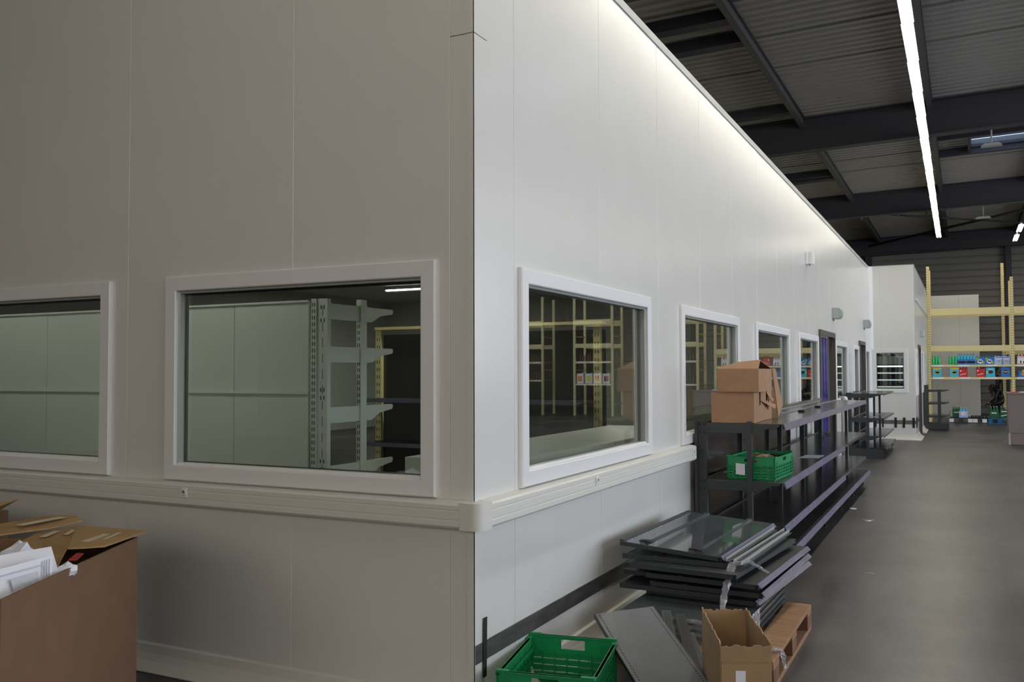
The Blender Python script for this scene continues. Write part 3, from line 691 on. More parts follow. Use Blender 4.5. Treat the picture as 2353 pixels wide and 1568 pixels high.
# unlit hanging lamps
def hang_lamp(label, loc, w_):
    t = thing('hanging_lamp', label, 'lamp', loc)
    mb = MB(); mb.prism([(-w_/2, 0), (w_/2, 0), (w_/2-0.06, 0.05), (-w_/2+0.06, 0.05)], -0.09, 0.09, lambda u, v, a: (u, a, v)); mb.build('shade', M['greyplastic'], t, recalc=True)
    mb = MB(); mb.cyl((0, 0, 0.05), (0, 0, 0.80), 0.016, n=8); mb.build('drop_rod', M['greyplastic'], t)
hang_lamp('grey unlit hanging lamp in front of the roof light', (2.47, 15.9, 5.82), 0.36)
hang_lamp('grey unlit hanging lamp below the second roof beam', (2.48, 25.1, 5.82), 0.40)

# ============================================================ dark gondola shelving
def gondola(label, x0, y0, bays, levels, depth, strip_bays, backs, post_x=0.42, H=1.16, base=0.20, name='gondola_shelving', col=0.075):
    """run along +Y; levels = heights of the shelf tops above the base shelf"""
    t = thing(name, label, 'shelving', (x0, y0, 0)); BL = 1.25
    L = bays*BL
    for k in range(bays+1):
        y = k*BL
        mb = MB(); mb.box(0, 0.022, y-0.02, y+0.045, 0, H); mb.box(0.022, 0.09, y, y+0.04, 0, H); mb.build('upright', M['anth'], t)
        mb = MB()
        if k == 0:
            for z in [0.08+0.1*i for i in range(int((H-0.15)/0.1))]: mb.box(0.054, 0.058, y-0.001, y, z, z+0.06)
            for lv in levels:
                for dz in (-0.06, 0.005):
                    for xx in (0.040, 0.072): mb.box(xx-0.005, xx+0.005, y-0.001, y, lv+dz-0.03, lv+dz-0.005)
        else:
            for i in range(12): mb.box(0.09, 0.091, y+0.012, y+0.02, 0.1+i*0.09, 0.14+i*0.09)
        tag(mb.build('slot', M['black'], t), kind='stuff')
        mb = MB(); mb.box(post_x-0.018, post_x+0.018, y-0.012, y+0.03, 0.0 if k == 0 else base, levels[0]+(0.015 if k == 0 else -0.03)); mb.build('front_post', M['anth'], t)
        mb = MB()
        for i in range(int((levels[0]-base)/0.05)-1): mb.box(post_x+0.018, post_x+0.019, y+0.003, y+0.012, base+0.03+i*0.05, base+0.055+i*0.05)
        tag(mb.build('slot', M['black'], t), kind='stuff')
        for z in levels:
            mb = MB(); prof = [(0.09, -0.006), (depth-0.03, -0.006), (depth-0.03, -0.022), (depth-0.10, -0.03), (depth-0.20, -0.075), (0.09, -0.075)]
            mb.prism(prof, y-0.006, y-0.001, lambda u, v, a, z=z: (u, a, z+v)); mb.build('shelf_arm', M['anth'], t, recalc=True)
        mb = MB(); mb.box(0.09, depth-0.02, y-0.008, y+0.02, 0.06, base-0.012); mb.build('base_foot', M['anth'], t)
        mb = MB(); mb.cyl((depth-0.05, y+0.01, 0.0), (depth-0.05, y+0.01, 0.06), 0.008, n=6); mb.cyl((depth-0.05, y+0.01, 0.0), (depth-0.05, y+0.01, 0.008), 0.022, n=8); tag(mb.build('levelling_foot', M['anth'], t))
    for k in range(bays):
        ya, yb = k*BL+0.0015, (k+1)*BL-0.0015
        for i, z in enumerate([*levels, base]):
            dp = depth if i < len(levels) else depth+0.035
            mb = MB(); mb.box(0.095, dp-0.006, ya, yb, z-0.006, z, 0); mb.box(dp-0.010, dp-0.004, ya, yb, z-0.032, z-0.006, 0); mb.box(0.095, 0.10, ya, yb, z, z+0.012)
            mb.build('shelf', M['anth_deck'], t)
            if k < strip_bays[i]:
                mb = MB(); mb.prism([(dp-0.006, z+0.003), (dp+0.002, z+0.005), (dp+0.018, z-0.046), (dp+0.012, z-0.05)], ya, yb, lambda u, v, a: (u, a, v)); mb.build('price_rail', M['lilac'], t, recalc=True)
        if k in backs:
            zs = [0.15]+sorted([base+0.01, *[l-0.01 for l in levels]])
            for z0, z1 in zip(zs[1:-1], zs[2:]):
                mb = MB(); mb.box(0.062, 0.068, ya+0.05, yb-0.01, z0+0.01, z1-0.01); mb.build('back_panel', M['backp'], t)
    return t
LV = [1.148, 0.71, 0.385]
G1 = gondola('long dark grey gondola run along the bright wall, carrying boxes and a green crate', 0.04, 3.50, 5, LV, 0.675, [5, 3, 3, 5], [0, 1, 2])
G2 = gondola('shorter dark gondola run beyond the first, near the far room', 0.03, 13.66, 2, [1.145, 0.715, 0.40], 0.625, [0, 0, 0, 0], [], post_x=0.36, base=0.19)
# base of the second run is a solid plinth
mb = MB(); mb.box(0.09, 0.60, -0.02, 0.0, 0.0, 0.178); mb.build('end_plinth', M['anth'], G2)
# third small shelving by the rack
g = thing('gondola_shelving', 'small dark gondola end unit standing beside the cream rack', 'shelving', (0.955, 22.75, 0))
mb = MB(); mb.box(0.0, 0.09, 0, 0.9, 0.0, 1.17); mb.build('upright', M['anth'], g)
mb = MB(); mb.box(0.09, 0.58, 0, 0.9, 0.01, 0.16); mb.build('base_foot', M['anth'], g)
mb = MB(); mb.box(0.33, 0.41, 0.02, 0.06, 0.16, 1.05); mb.build('front_post', M['anth'], g)
mb = MB(); mb.box(0.33, 0.335, 0.05, 0.9, 1.05, 1.22); mb.build('divider_glass', M['clear'], g)
for z in (1.05, 0.72, 0.38):
    mb = MB(); mb.prism([(0.09, -0.005), (0.60, -0.005), (0.60, -0.02), (0.45, -0.05), (0.09, -0.06)], 0.0, 0.008, lambda u, v, a, z=z: (u, a, z+v)); mb.build('shelf_arm', M['anth'], g, recalc=True)
    mb = MB(); mb.box(0.09, 0.60, 0.01, 0.9, z-0.004, z+0.002); mb.build('shelf', M['anth_deck'], g)
    mb = MB(); mb.box(0.60, 0.605, 0.01, 0.9, z-0.02, z+0.10); mb.build('riser', M['clear'], g)

# things lying on the long run: clear dividers, clips, papers
def sheet(name, mat_, label, cat, pts, th=0.003, group=None, **k):
    P = [Vector(p) for p in pts]; up = Vector((0, 0, th)); mb = MB(); mb.hexa(P+[p+up for p in P])
    o = mb.build(name, mat_, recalc=True, **k); tag(o, label, cat, group); return o
zt = LV[0]+0.001
def riser(label, x, y0, y1, z, h=0.035, lean=0.02, x1=None):
    x1 = x if x1 is None else x1
    t = thing('shelf_riser', label, 'shelf riser', (0, 0, 0))
    mb = MB(); mb.hexa([(x, y0, z), (x+0.003, y0, z), (x1+0.003, y1, z), (x1, y1, z), (x+lean, y0, z+h), (x+lean+0.003, y0, z+h), (x1+lean+0.003, y1, z+h), (x1+lean, y1, z+h)]); mb.build('clear_strip', M['clear'], t)
    mb = MB(); mb.hexa([(x-0.004, y0, z), (x+0.008, y0, z), (x1+0.008, y1, z), (x1-0.004, y1, z), (x-0.004, y0, z+0.006), (x+0.008, y0, z+0.006), (x1+0.008, y1, z+0.006), (x1-0.004, y1, z+0.006)]); mb.build('foot_rail', M['greyplastic'], t)
riser('clear plastic riser lying on the top shelf close to the wall', 0.22, 6.2, 9.0, zt, 0.05)
riser('clear plastic riser lying mid shelf beyond the boxes', 0.40, 5.2, 7.6, zt, 0.012)
riser('clear plastic riser at the far end of the top shelf', 0.36, 7.9, 9.5, zt, 0.02)
for (x, y), l in (((0.515, 5.62), 'small black clip on the top shelf, nearer the boxes'), ((0.50, 6.82), 'small black clip on the top shelf, further from the boxes')):
    o = MB().box(x-0.03, x+0.03, y-0.03, y+0.03, zt, zt+0.022).build('shelf_clip', M['tape'], bevel=0.004); tag(o, l, 'clip')
sheet('paper_sheet', M['paper'], 'white sheet of paper on the middle shelf beyond the green crate', 'paper', [(0.485, 5.55, LV[1]+0.002), (0.665, 5.62, LV[1]+0.002), (0.675, 5.95, LV[1]+0.002), (0.51, 5.90, LV[1]+0.002)], 0.0015)
sheet('paper_sheet', M['paper'], 'upper of the two white papers on the second shelving run', 'paper', [(0.36, 14.9, 0.718), (0.58, 14.95, 0.718), (0.59, 15.2, 0.718), (0.40, 15.15, 0.718)], 0.0015)
sheet('paper_sheet', M['paper'], 'lower of the two white papers on the second shelving run', 'paper', [(0.28, 14.0, 0.718), (0.50, 14.05, 0.718), (0.51, 14.3, 0.718), (0.32, 14.25, 0.718)], 0.0015)
sheet('paper_sheet', M['paper'], 'white sheet lying at the back of the middle shelf behind the crate', 'paper', [(0.115, 3.98, LV[1]+0.002), (0.20, 3.98, LV[1]+0.002), (0.20, 4.3, LV[1]+0.002), (0.115, 4.3, LV[1]+0.002)], 0.0015)
mb = MB(); 
for i in range(9): mb.cyl((0.30+0.05*math.sin(i*1.3), 8.2+0.12*i, LV[1]+0.012), (0.30+0.05*math.sin((i+1)*1.3), 8.2+0.12*(i+1), LV[1]+0.012), 0.007, n=6)
o = mb.build('loose_cable', M['tape']); tag(o, 'loose black cable on the far end of the middle shelf', 'cable')
def crumple(name, label, cat, c, r, mat_, seed, squash=0.6, n=2, stretch=(1, 1)):
    rn = random.Random(seed); bm = bmesh.new(); bmesh.ops.create_icosphere(bm, subdivisions=n, radius=1)
    for v in bm.verts:
        k = 1+rn.uniform(-0.38, 0.2); v.co = Vector((v.co.x*r*k*stretch[0], v.co.y*r*k*stretch[1], v.co.z*r*k*squash))
    me = bpy.data.meshes.new(name); bm.to_mesh(me); bm.free(); me.materials.append(mat_)
    zmin = min(v.co.z for v in me.vertices)
    o = bpy.data.objects.new(name, me); C.objects.link(o); o.location = (c[0], c[1], c[2]-zmin*0.8); tag(o, label, cat); return o
crumple('crumpled_bag', 'crumpled clear bag behind the crate on the middle shelf', 'bag', (0.36, 4.75, LV[1]+0.01), 0.07, M['strand'], 3)

# ---- cartons on the top shelf
def carton_walls(mb, w_, d, h, t=0.005, floor_=True):
    mb.box(0, t, 0, d, 0, h); mb.box(w_-t, w_, 0, d, 0, h); mb.box(t, w_-t, 0, t, 0, h); mb.box(t, w_-t, d-t, d, 0, h)
    if floor_: mb.box(t, w_-t, t, d-t, 0, t)
bx = thing('cardboard_box', 'lower brown cardboard box with slots cut in its side, on the top shelf', 'box', (0.17, 3.50, zt+0.001), (0, 0, 0.03))
W_, D_, H_ = 0.325, 0.84, 0.232
mb = MB(); mb.box(0, 0.005, 0, D_, 0, H_); mb.box(0.005, W_-0.005, 0, 0.005, 0, H_); mb.box(0.005, W_-0.005, D_-0.005, D_, 0, H_); mb.box(0.005, W_-0.005, 0.005, D_-0.005, 0, 0.005)
# right side with two hand slots
for y0, y1, z0, z1 in ((0, 0.24, 0, H_), (0.24, 0.30, 0, 0.13), (0.30, 0.55, 0, H_), (0.55, 0.62, 0, 0.11), (0.62, D_, 0, H_)): mb.box(W_-0.005, W_, y0, y1, z0, z1)
mb.build('body', M['card'], bx)
mb = MB(); mb.box(0.002, W_, -0.0035, -0.0005, 0.001, 0.042); mb.build('bottom_flap', M['card'], bx)
mb = MB(); mb.hexa([(W_+0.001, 0.27, 0.165), (W_+0.004, 0.27, 0.165), (W_+0.055, 0.66, 0.085), (W_+0.05, 0.66, 0.085), (W_+0.001, 0.27, 0.18), (W_+0.004, 0.27, 0.18), (W_+0.055, 0.72, 0.12), (W_+0.05, 0.72, 0.12)]); mb.build('torn_tab', M['card'], bx)
mb = MB(); mb.hexa([(W_+0.001, 0.56, 0.22), (W_+0.004, 0.56, 0.22), (W_+0.035, 0.68, 0.14), (W_+0.03, 0.68, 0.14), (W_+0.001, 0.60, 0.23), (W_+0.004, 0.60, 0.23), (W_+0.035, 0.74, 0.16), (W_+0.03, 0.74, 0.16)]); mb.build('torn_tab', M['card'], bx)
mb = MB(); mb.hexa([(0.0, 0, H_), (W_, 0, H_), (W_, D_, H_), (0, D_, H_), (0.0, 0, H_+0.004), (W_, 0, H_+0.004), (W_, D_, H_+0.004), (0, D_, H_+0.004)]); mb.build('top_flap', M['card'], bx)
ux = thing('cardboard_box', 'upper brown cardboard box with half open top flaps, stacked on another box', 'box', (0.222, 3.485, zt+H_+0.007), (0, 0, 0.0))
w2, d2, h2 = 0.315, 0.52, 0.178
T_ = Matrix.Rotation(0.02, 4, 'X')
mb = MB(); carton_walls(mb, w2, d2, h2, 0.004); mb.build('body', M['card'], ux)
mb = MB(); mb.hexa([(0, 0, h2), (w2, 0, h2), (w2*0.86, 0.30, h2+0.068), (0.10, 0.26, h2+0.05), (0, 0.004, h2+0.004), (w2, 0.004, h2+0.004), (w2*0.86, 0.303, h2+0.072), (0.10, 0.263, h2+0.054)]); mb.build('top_flap', M['card'], ux)
mb = MB(); mb.hexa([(0, d2-0.004, h2), (w2, d2-0.004, h2), (w2*0.86, 0.30, h2+0.062), (0.1, 0.27, h2+0.045), (0, d2, h2+0.004), (w2, d2, h2+0.004), (w2*0.86, 0.304, h2+0.066), (0.1, 0.274, h2+0.049)]); mb.build('top_flap', M['card'], ux)
mb = MB(); mb.box(w2, w2+0.0008, 0.26, 0.30, 0.0, 0.07); mb.box(w2, w2+0.0008, 0.26, 0.30, h2-0.05, h2); mb.build('parcel_tape', M['card_in'], ux)
lx = thing('cardboard_box', 'brown box flap leaning open behind the stacked boxes', 'box', (0, 0, 0))
mb = MB(); mb.hexa([(0.38, 4.38, zt), (0.500, 4.45, zt), (0.500, 4.456, zt), (0.38, 4.386, zt), (0.40, 4.30, zt+0.30), (0.487, 4.33, zt+0.27), (0.487, 4.336, zt+0.27), (0.40, 4.306, zt+0.30)]); mb.build('front_panel', M['card_in'], lx, recalc=True)
mb = MB(); mb.hexa([(0.501, 4.45, zt), (0.507, 4.45, zt), (0.512, 4.64, zt+0.10), (0.506, 4.64, zt+0.10), (0.482, 4.30, zt+0.42), (0.488, 4.30, zt+0.42), (0.495, 4.40, zt+0.42), (0.489, 4.40, zt+0.42)]); mb.build('side_panel', M['card'], lx, recalc=True)
mb = MB(); mb.hexa([(0.38, 4.387, zt), (0.386, 4.387, zt), (0.386, 4.8, zt), (0.38, 4.8, zt), (0.40, 4.31, zt+0.30), (0.406, 4.31, zt+0.30), (0.406, 4.65, zt+0.25), (0.40, 4.65, zt+0.25)]); mb.build('side_panel', M['card'], lx, recalc=True)

# ---- green folding crates
def bars(mb, fn, L, z0, z1, t, slots_=(), hand=None, rows=5, cols=7, diag=False):
    """a lattice wall along local a in 0..L; fn(a, n, z); t = thickness"""
    def bb(a0, a1, za, zb, n0=0.0, n1=None): mbox(mb, fn, a0, a1, n0, t if n1 is None else n1, za, zb)
    h = z1-z0; ft = 0.25*h if hand else 0.12*h
    bb(0, L, z0, z0+0.010); bb(0, 0.016, z0, z1); bb(L-0.016, L, z0, z1)
    if hand:
        a0, a1 = L/2-hand/2, L/2+hand/2; top = z1-0.004
        bb(0.016, L-0.016, z1-0.016, z1); bb(0.016, a0, z1-ft-0.02, z1-0.016); bb(a1, L-0.016, z1-ft-0.02, z1-0.016); bb(a0, a1, z1-ft-0.02, z1-ft)
        base_z = z1-ft-0.02
    else:
        bb(0.016, L-0.016, z1-0.03, z1); base_z = z1-0.03
    nrow = rows; rh = (base_z-z0-0.010)/nrow
    for i in range(nrow):
        za = z0+0.010+i*rh; bb(0.016, L-0.016, za+0.0045, za+rh, t*0.45, t*0.65)
        bb(0.016, L-0.016, za+rh-0.006, za+rh, 0, t)
    for j in range(1, cols):
        a = L*j/cols; bb(a-0.003, a+0.003, z0+0.010, base_z, 0, t)
def ring(mb, fn, a, z, r, n0, n1, w_=0.004):
    N = 14
    for i in range(N):
        t0, t1 = 2*PI*i/N, 2*PI*(i+1)/N
        p = [(a+r*math.cos(t0), z+r*math.sin(t0)), (a+(r+w_)*math.cos(t0), z+(r+w_)*math.sin(t0)), (a+(r+w_)*math.cos(t1), z+(r+w_)*math.sin(t1)), (a+r*math.cos(t1), z+r*math.sin(t1))]
        mb.hexa([fn(q[0], n0, q[1]) for q in p]+[fn(q[0], n1, q[1]) for q in p])
def lattice_wall(fn, L, h, t, hand, rows, cols, diag, name, parent, flutes=False):
    mb = MB(); bars(mb, fn, L, 0.012, h, t, hand=hand, rows=rows, cols=cols)
    mbox(mb, fn, 0, L, -0.004, t+0.004, h-0.005, h)                     # rim
    for a in (0.0, L-0.055): mbox(mb, fn, a, a+0.055, -0.004, t+0.004, h-0.001, h+0.006)
    if hand:
        for a in (0.055, L-0.055): ring(mb, fn, a, h-0.055, 0.022, -0.003, t+0.003)
    if diag:
        base = h-0.25*h-0.02; rh = (base-0.022)/rows
        for i in range(rows):
            for j in range(cols):
                a0, a1 = L*j/cols, L*(j+1)/cols; z0 = 0.022+i*rh; z1 = z0+rh
                if (j in (0, 1, cols-2, cols-1)):
                    mb.hexa([fn(a0, 0, z0), fn(a0+0.004, 0, z0), fn(a0+0.004, t, z0), fn(a0, t, z0), fn(a1-0.004, 0, z1), fn(a1, 0, z1), fn(a1, t, z1), fn(a1-0.004, t, z1)])
                    mb.hexa([fn(a1-0.004, 0, z0), fn(a1, 0, z0), fn(a1, t, z0), fn(a1-0.004, t, z0), fn(a0, 0, z1), fn(a0+0.004, 0, z1), fn(a0+0.004, t, z1), fn(a0, t, z1)])
    if flutes:                                                          # row of little pointed pockets below the rim
        n = 16
        for j in range(n):
            a = 0.03+(L-0.06)*j/n
            mb.hexa([fn(a, t, h-0.045), fn(a+0.004, t, h-0.045), fn(a+0.004, t+0.004, h-0.045), fn(a, t+0.004, h-0.045), fn(a+0.010, t, h-0.014), fn(a+0.016, t, h-0.014), fn(a+0.016, t+0.004, h-0.014), fn(a+0.010, t+0.004, h-0.014)])
        mbox(mb, fn, 0.01, L-0.01, t, t+0.010, h-0.060, h-0.052)
    mb.build(name, M['green'], parent, recalc=True)
def crate(label, loc, rz, W, D, H, rows, diag=False):
    t = thing('plastic_crate', label, 'crate', loc, (0, 0, rz)); th = 0.012
    lattice_wall(lambda a, n, z: (a, n, z), W, H, th, W*0.28, rows, 7, diag, 'end_wall', t)
    lattice_wall(lambda a, n, z: (W-a, D-n, z), W, H, th, W*0.28, rows, 7, diag, 'end_wall', t)
    lattice_wall(lambda a, n, z: (n, a, z), D, H-0.012 if not diag else H, th, None if not diag else 0.10, rows, 11, diag, 'side_wall', t, True)
    lattice_wall(lambda a, n, z: (W-n, a, z), D, H-0.012 if not diag else H, th, None if not diag else 0.10, rows, 11, diag, 'side_wall', t, True)
    mb = MB(); mb.box(0.01, W-0.01, 0.01, D-0.01, 0.0, 0.006)
    for i in range(1, 9): mb.box(0.01, W-0.01, D*i/9-0.003, D*i/9+0.003, 0.006, 0.012)
    for i in range(1, 6): mb.box(W*i/6-0.003, W*i/6+0.003, 0.01, D-0.01, 0.006, 0.012)
    mb.build('base', M['green'], t)
    return t
crate('empty green slatted plastic crate on the floor by the corner', (0.113, -0.012, 0.001), 0.185, 0.425, 0.585, 0.262, 5)
cs = crate('green lattice plastic crate with odds and ends, on the middle shelf', (0.272, 3.555, LV[1]+0.002), -0.06, 0.37, 0.60, 0.180, 4, True)
sheet('paper_label', M['paper'], 'torn white paper label hanging on the near end of the shelved green crate', 'label', [(0.345, 3.540, LV[1]+0.045), (0.415, 3.537, LV[1]+0.04), (0.415, 3.539, LV[1]+0.04), (0.345, 3.542, LV[1]+0.045)], 0.085)
crumple('wrapped_bundle', 'beige wrapped bundle lying in the shelved green crate', 'bundle', (0.47, 3.9, LV[1]+0.075), 0.11, M['card_in'], 5, 0.55, 2, (1.0, 1.4))
crumple('dark_bag', 'dark grey bag beside the bundle in the shelved crate', 'bag', (0.55, 4.02, LV[1]+0.09), 0.075, M['anth'], 8, 0.6, 2)

# ============================================================ pallet and stack
def pallet(label, loc, rz, L=1.2, W=0.8, m_='wood', h=0.144):
    """EUR type: boards along local Y, blocks, bottom runners"""
    t = thing('wooden_pallet', label, 'pallet', loc, (0, 0, rz))
    for x, ww in ((0, 0.145), (0.19, 0.10), (0.3275, 0.145), (0.51, 0.10), (0.655, 0.145)):
        MB().box(x, x+ww, 0, L, h-0.022, h).build('deck_board', M[m_], t, bevel=0.003)
    for y in (0, L/2-0.0725, L-0.145): MB().box(0, W, y, y+0.145, h-0.044, h-0.0222).build('stringer_board', M[m_], t)
    for x, ww in ((0, 0.10), (0.3275, 0.145), (0.70, 0.10)):
        for y, yy in ((0, 0.145), (L/2-0.0725, 0.145), (L-0.145, 0.145)): MB().box(x, x+ww, y, y+yy, 0.0222, h-0.0442).build('block', M['wood2' if m_ == 'wood' else m_], t)
        MB().box(x, x+ww, 0, L, 0.0, 0.022).build('bottom_board', M[m_], t)
    return t
pallet('weathered wooden pallet under the stack of dark shelf panels', (0.285, 1.02, 0.0), 0.0)
mb = MB(); mb.box(0, 0.34, 0, 0.34, 0, 0.09); o = mb.build('wooden_block', M['wood']); o.location = (0.865, 0.36, 0.0); tag(o, 'short wooden board under the open carton', 'wood board')
# wrapped bundle of panels on the pallet
def shelf_tray(label, loc, rz, W=0.6, L=1.22, tilt=(0, 0), lip=True, name='loose_metal_shelf', gloss='anth', group='loose shelf panels stacked on the pallet', ribs=False, first=False):
    t = thing(name, label, 'shelf panel', loc, (tilt[0], tilt[1], rz), group)
    hh = 0.026
    mb = MB(); mb.box(0, W, 0, L, hh-0.003, hh); mb.build('deck', M[gloss], t)
    for y in (0, L-0.002):
        mb = MB(); mb.box(0.0, W, y, y+0.002, 0.0, hh-0.003); mb.box(0, W, (y+0.002 if y == 0 else y-0.014), (y+0.014 if y == 0 else y), 0, 0.002); mb.build('end_flange', M['anth'], t)
    mb = MB(); mb.box(0, 0.025, 0.0, L, hh+0.0002, hh+(0.009 if ribs else 0.002)); mb.box(0, 0.004, 0, L, 0, hh); mb.build('rear_lip', M['anth'], t)
    mb = MB()
    for i in range(40): mb.box(0.034, 0.039, 0.03+i*0.029, 0.042+i*0.029, hh, hh+0.0006)
    tag(mb.build('perforation', M['paper'] if ribs else M['slot'], t), kind='stuff')
    mb = MB(); mb.box(W-0.02, W-0.004, 0, L, 0, hh-0.003); mb.build('front_fold', M['anth'], t)
    if lip:
        mb = MB(); mb.prism([(W-0.010, hh+0.002), (W-0.006, hh+0.006), (W+0.016, hh-0.016), (W+0.012, hh-0.019)], 0.0, L-0.01, lambda u, v, a: (u, a, v)); mb.build('price_rail', M['lilac'], t, recalc=True)
    if ribs:
        for x in (W*0.23, W*0.72):
            mb = MB(); mb.prism([(x-0.02, hh), (x-0.012, hh+0.012), (x+0.012, hh+0.012), (x+0.02, hh)], 0.004, L, lambda u, v, a: (u, a, v)); mb.build('stiffening_rib', M['anth_gloss'], t, recalc=True)
            mb = MB(); mb.box(x-0.022, x+0.055, 0.0, 0.05, hh+0.012, hh+0.02); mb.box(x+0.0, x+0.03, 0.0, 0.045, hh+0.02, hh+0.024); mb.build('hook_plate', M['tape'], t)
    else:
        mb = MB(); mb.box(W*0.3, W*0.34, 0.004, L, hh, hh+0.004); mb.build('stiffening_rib', M['anth'], t)
    return t
zb = 0.145
bun = thing('wrapped_panel_bundle', 'film wrapped bundle of dark flat panels lying directly on the pallet', 'bundle', (0.25, 1.14, zb), (0, 0, -0.02))
for i in range(7):
    mb = MB(); mb.box(0.004*(i % 3), 0.66-0.006*(i % 2), 0.006*(i % 2), 1.10, i*0.0175, i*0.0175+0.013); mb.build('dark_panel', M['anth' if i % 2 else 'anth_gloss'], bun)
mb = MB(); nx, nz = 26, 8
for (fnx, L_) in ((lambda u: (-0.006+u*0.675, -0.006), 1), (lambda u: (0.668, -0.006+u*0.4), 1)):
    pts = []; fs = []
    for j in range(nz+1):
        for i in range(nx+1):
            x, y = fnx(i/nx); rr = random.Random(i*31+j*7); pts.append((x+rr.uniform(-0.005, 0.005), y-rr.uniform(0, 0.020), -0.004+0.13*j/nz))
    for j in range(nz):
        for i in range(nx): a = j*(nx+1)+i; fs.append((a, a+1, a+nx+2, a+nx+1))
    mb.poly(pts, fs)
mb.build('film_wrap', M['film'], bun)
zs0 = zb+7*0.0175+0.004
specs = [  # x, y, rz, label
    (0.27, 1.56, -0.08, 'lowest loose shelf panel in the stack, its lilac edge near the floor side', True),
    (0.13, 1.50, -0.05, 'second lowest loose panel, sticking out towards the wall', False),
    (0.31, 1.50, -0.05, 'third panel up in the stack, pushed towards the aisle', True),
    (0.12, 1.60, -0.01, 'fourth panel up in the stack, perforated edge showing by the wall', False),
    (0.30, 1.45, -0.06, 'fifth panel up, lilac edge sticking out to the aisle', True),
    (0.16, 1.52, -0.02, 'panel in the upper middle of the stack, shifted to the wall', False),
    (0.22, 1.40, -0.09, 'panel just below the two top ones, with bare metal folds showing', False),
    (0.15, 1.50, -0.03, 'second panel from the top of the stack', False)]
zz = zs0
for i, (x, y, rz, l, lip) in enumerate(specs):
    shelf_tray(l, (x, y, zz), rz, 0.62 if not lip else 0.64, 1.22, (0, 0.0), lip); zz += 0.0285
shelf_tray('topmost glossy shelf panel with two ribs and black hook plates', (0.127, 1.515, zz+0.040), -0.043, 0.60, 1.25, (0.0, 0.066), True, gloss='anth_gloss', ribs=True, group=None)
# clear risers fanned on the aisle side of the stack
for k, (x, y, z, rz) in enumerate(((0.745, 1.50, 0.502, -0.04), (0.79, 1.48, 0.500, -0.06), (0.835, 1.46, 0.496, -0.05))):
    t = thing('shelf_riser', ['clear riser strip closest to the top panel, on the aisle side of the stack', 'middle one of the three clear riser strips on the aisle side of the stack', 'outermost of the three clear riser strips lying on the stack'][k], 'shelf riser', (x, y, z), (0, 0.05, rz))
    mb = MB(); mb.box(0, 0.022, 0, 1.15, 0, 0.003); mb.build('metal_strip', M['anth'], t)
    mb = MB(); mb.box(0, 0.003, 0, 1.15, 0.003, 0.022); mb.build('clear_edge', M['greyplastic'], t)

# crumpled film strands
def strand(name, label, pts, wd, seed):
    rn = random.Random(seed); P = [Vector(p) for p in pts]; mb = MB(); N = 10; rows = []
    path = []
    for a, b in zip(P[:-1], P[1:]):
        for i in range(N): path.append(a.lerp(b, i/N))
    path.append(P[-1])
    for i, p in enumerate(path):
        d = (path[min(i+1, len(path)-1)]-path[max(i-1, 0)]).normalized(); s_ = d.cross(Vector((0, 0, 1)));
        if s_.length < 0.1: s_ = Vector((1, 0, 0))
        s_.normalize(); u = s_.cross(d)
        ww = wd*(0.6+0.5*math.sin(PI*i/len(path)))
        rows.append([p+s_*(math.cos(t)*ww*rn.uniform(0.5, 1.1))+u*(math.sin(t)*ww*0.6*rn.uniform(0.3, 1.1)) for t in [2*PI*j/7 for j in range(7)]])
    pts_ = [q for r in rows for q in r]; fs = []
    for i in range(len(rows)-1):
        for j in range(7): fs.append((i*7+j, i*7+(j+1) % 7, (i+1)*7+(j+1) % 7, (i+1)*7+j))
    mb.poly(pts_, fs); o = mb.build(name, M['strand']); tag(o, label, 'plastic film'); return o
strand('film_strand', 'crumpled strand of stretch film looped over the stack of panels', [(0.80, 1.10, 0.20), (0.78, 1.30, 0.36), (0.79, 1.46, 0.50), (0.86, 1.55, 0.505), (0.95, 1.62, 0.44)], 0.024, 2)
strand('film_strand', 'crumpled film strand hanging over the pallet edge beside the carton', [(0.95, 1.10, 0.30), (1.0, 1.08, 0.22), (1.04, 1.15, 0.165), (1.09, 1.20, 0.15), (1.115, 1.18, 0.06)], 0.022, 4)

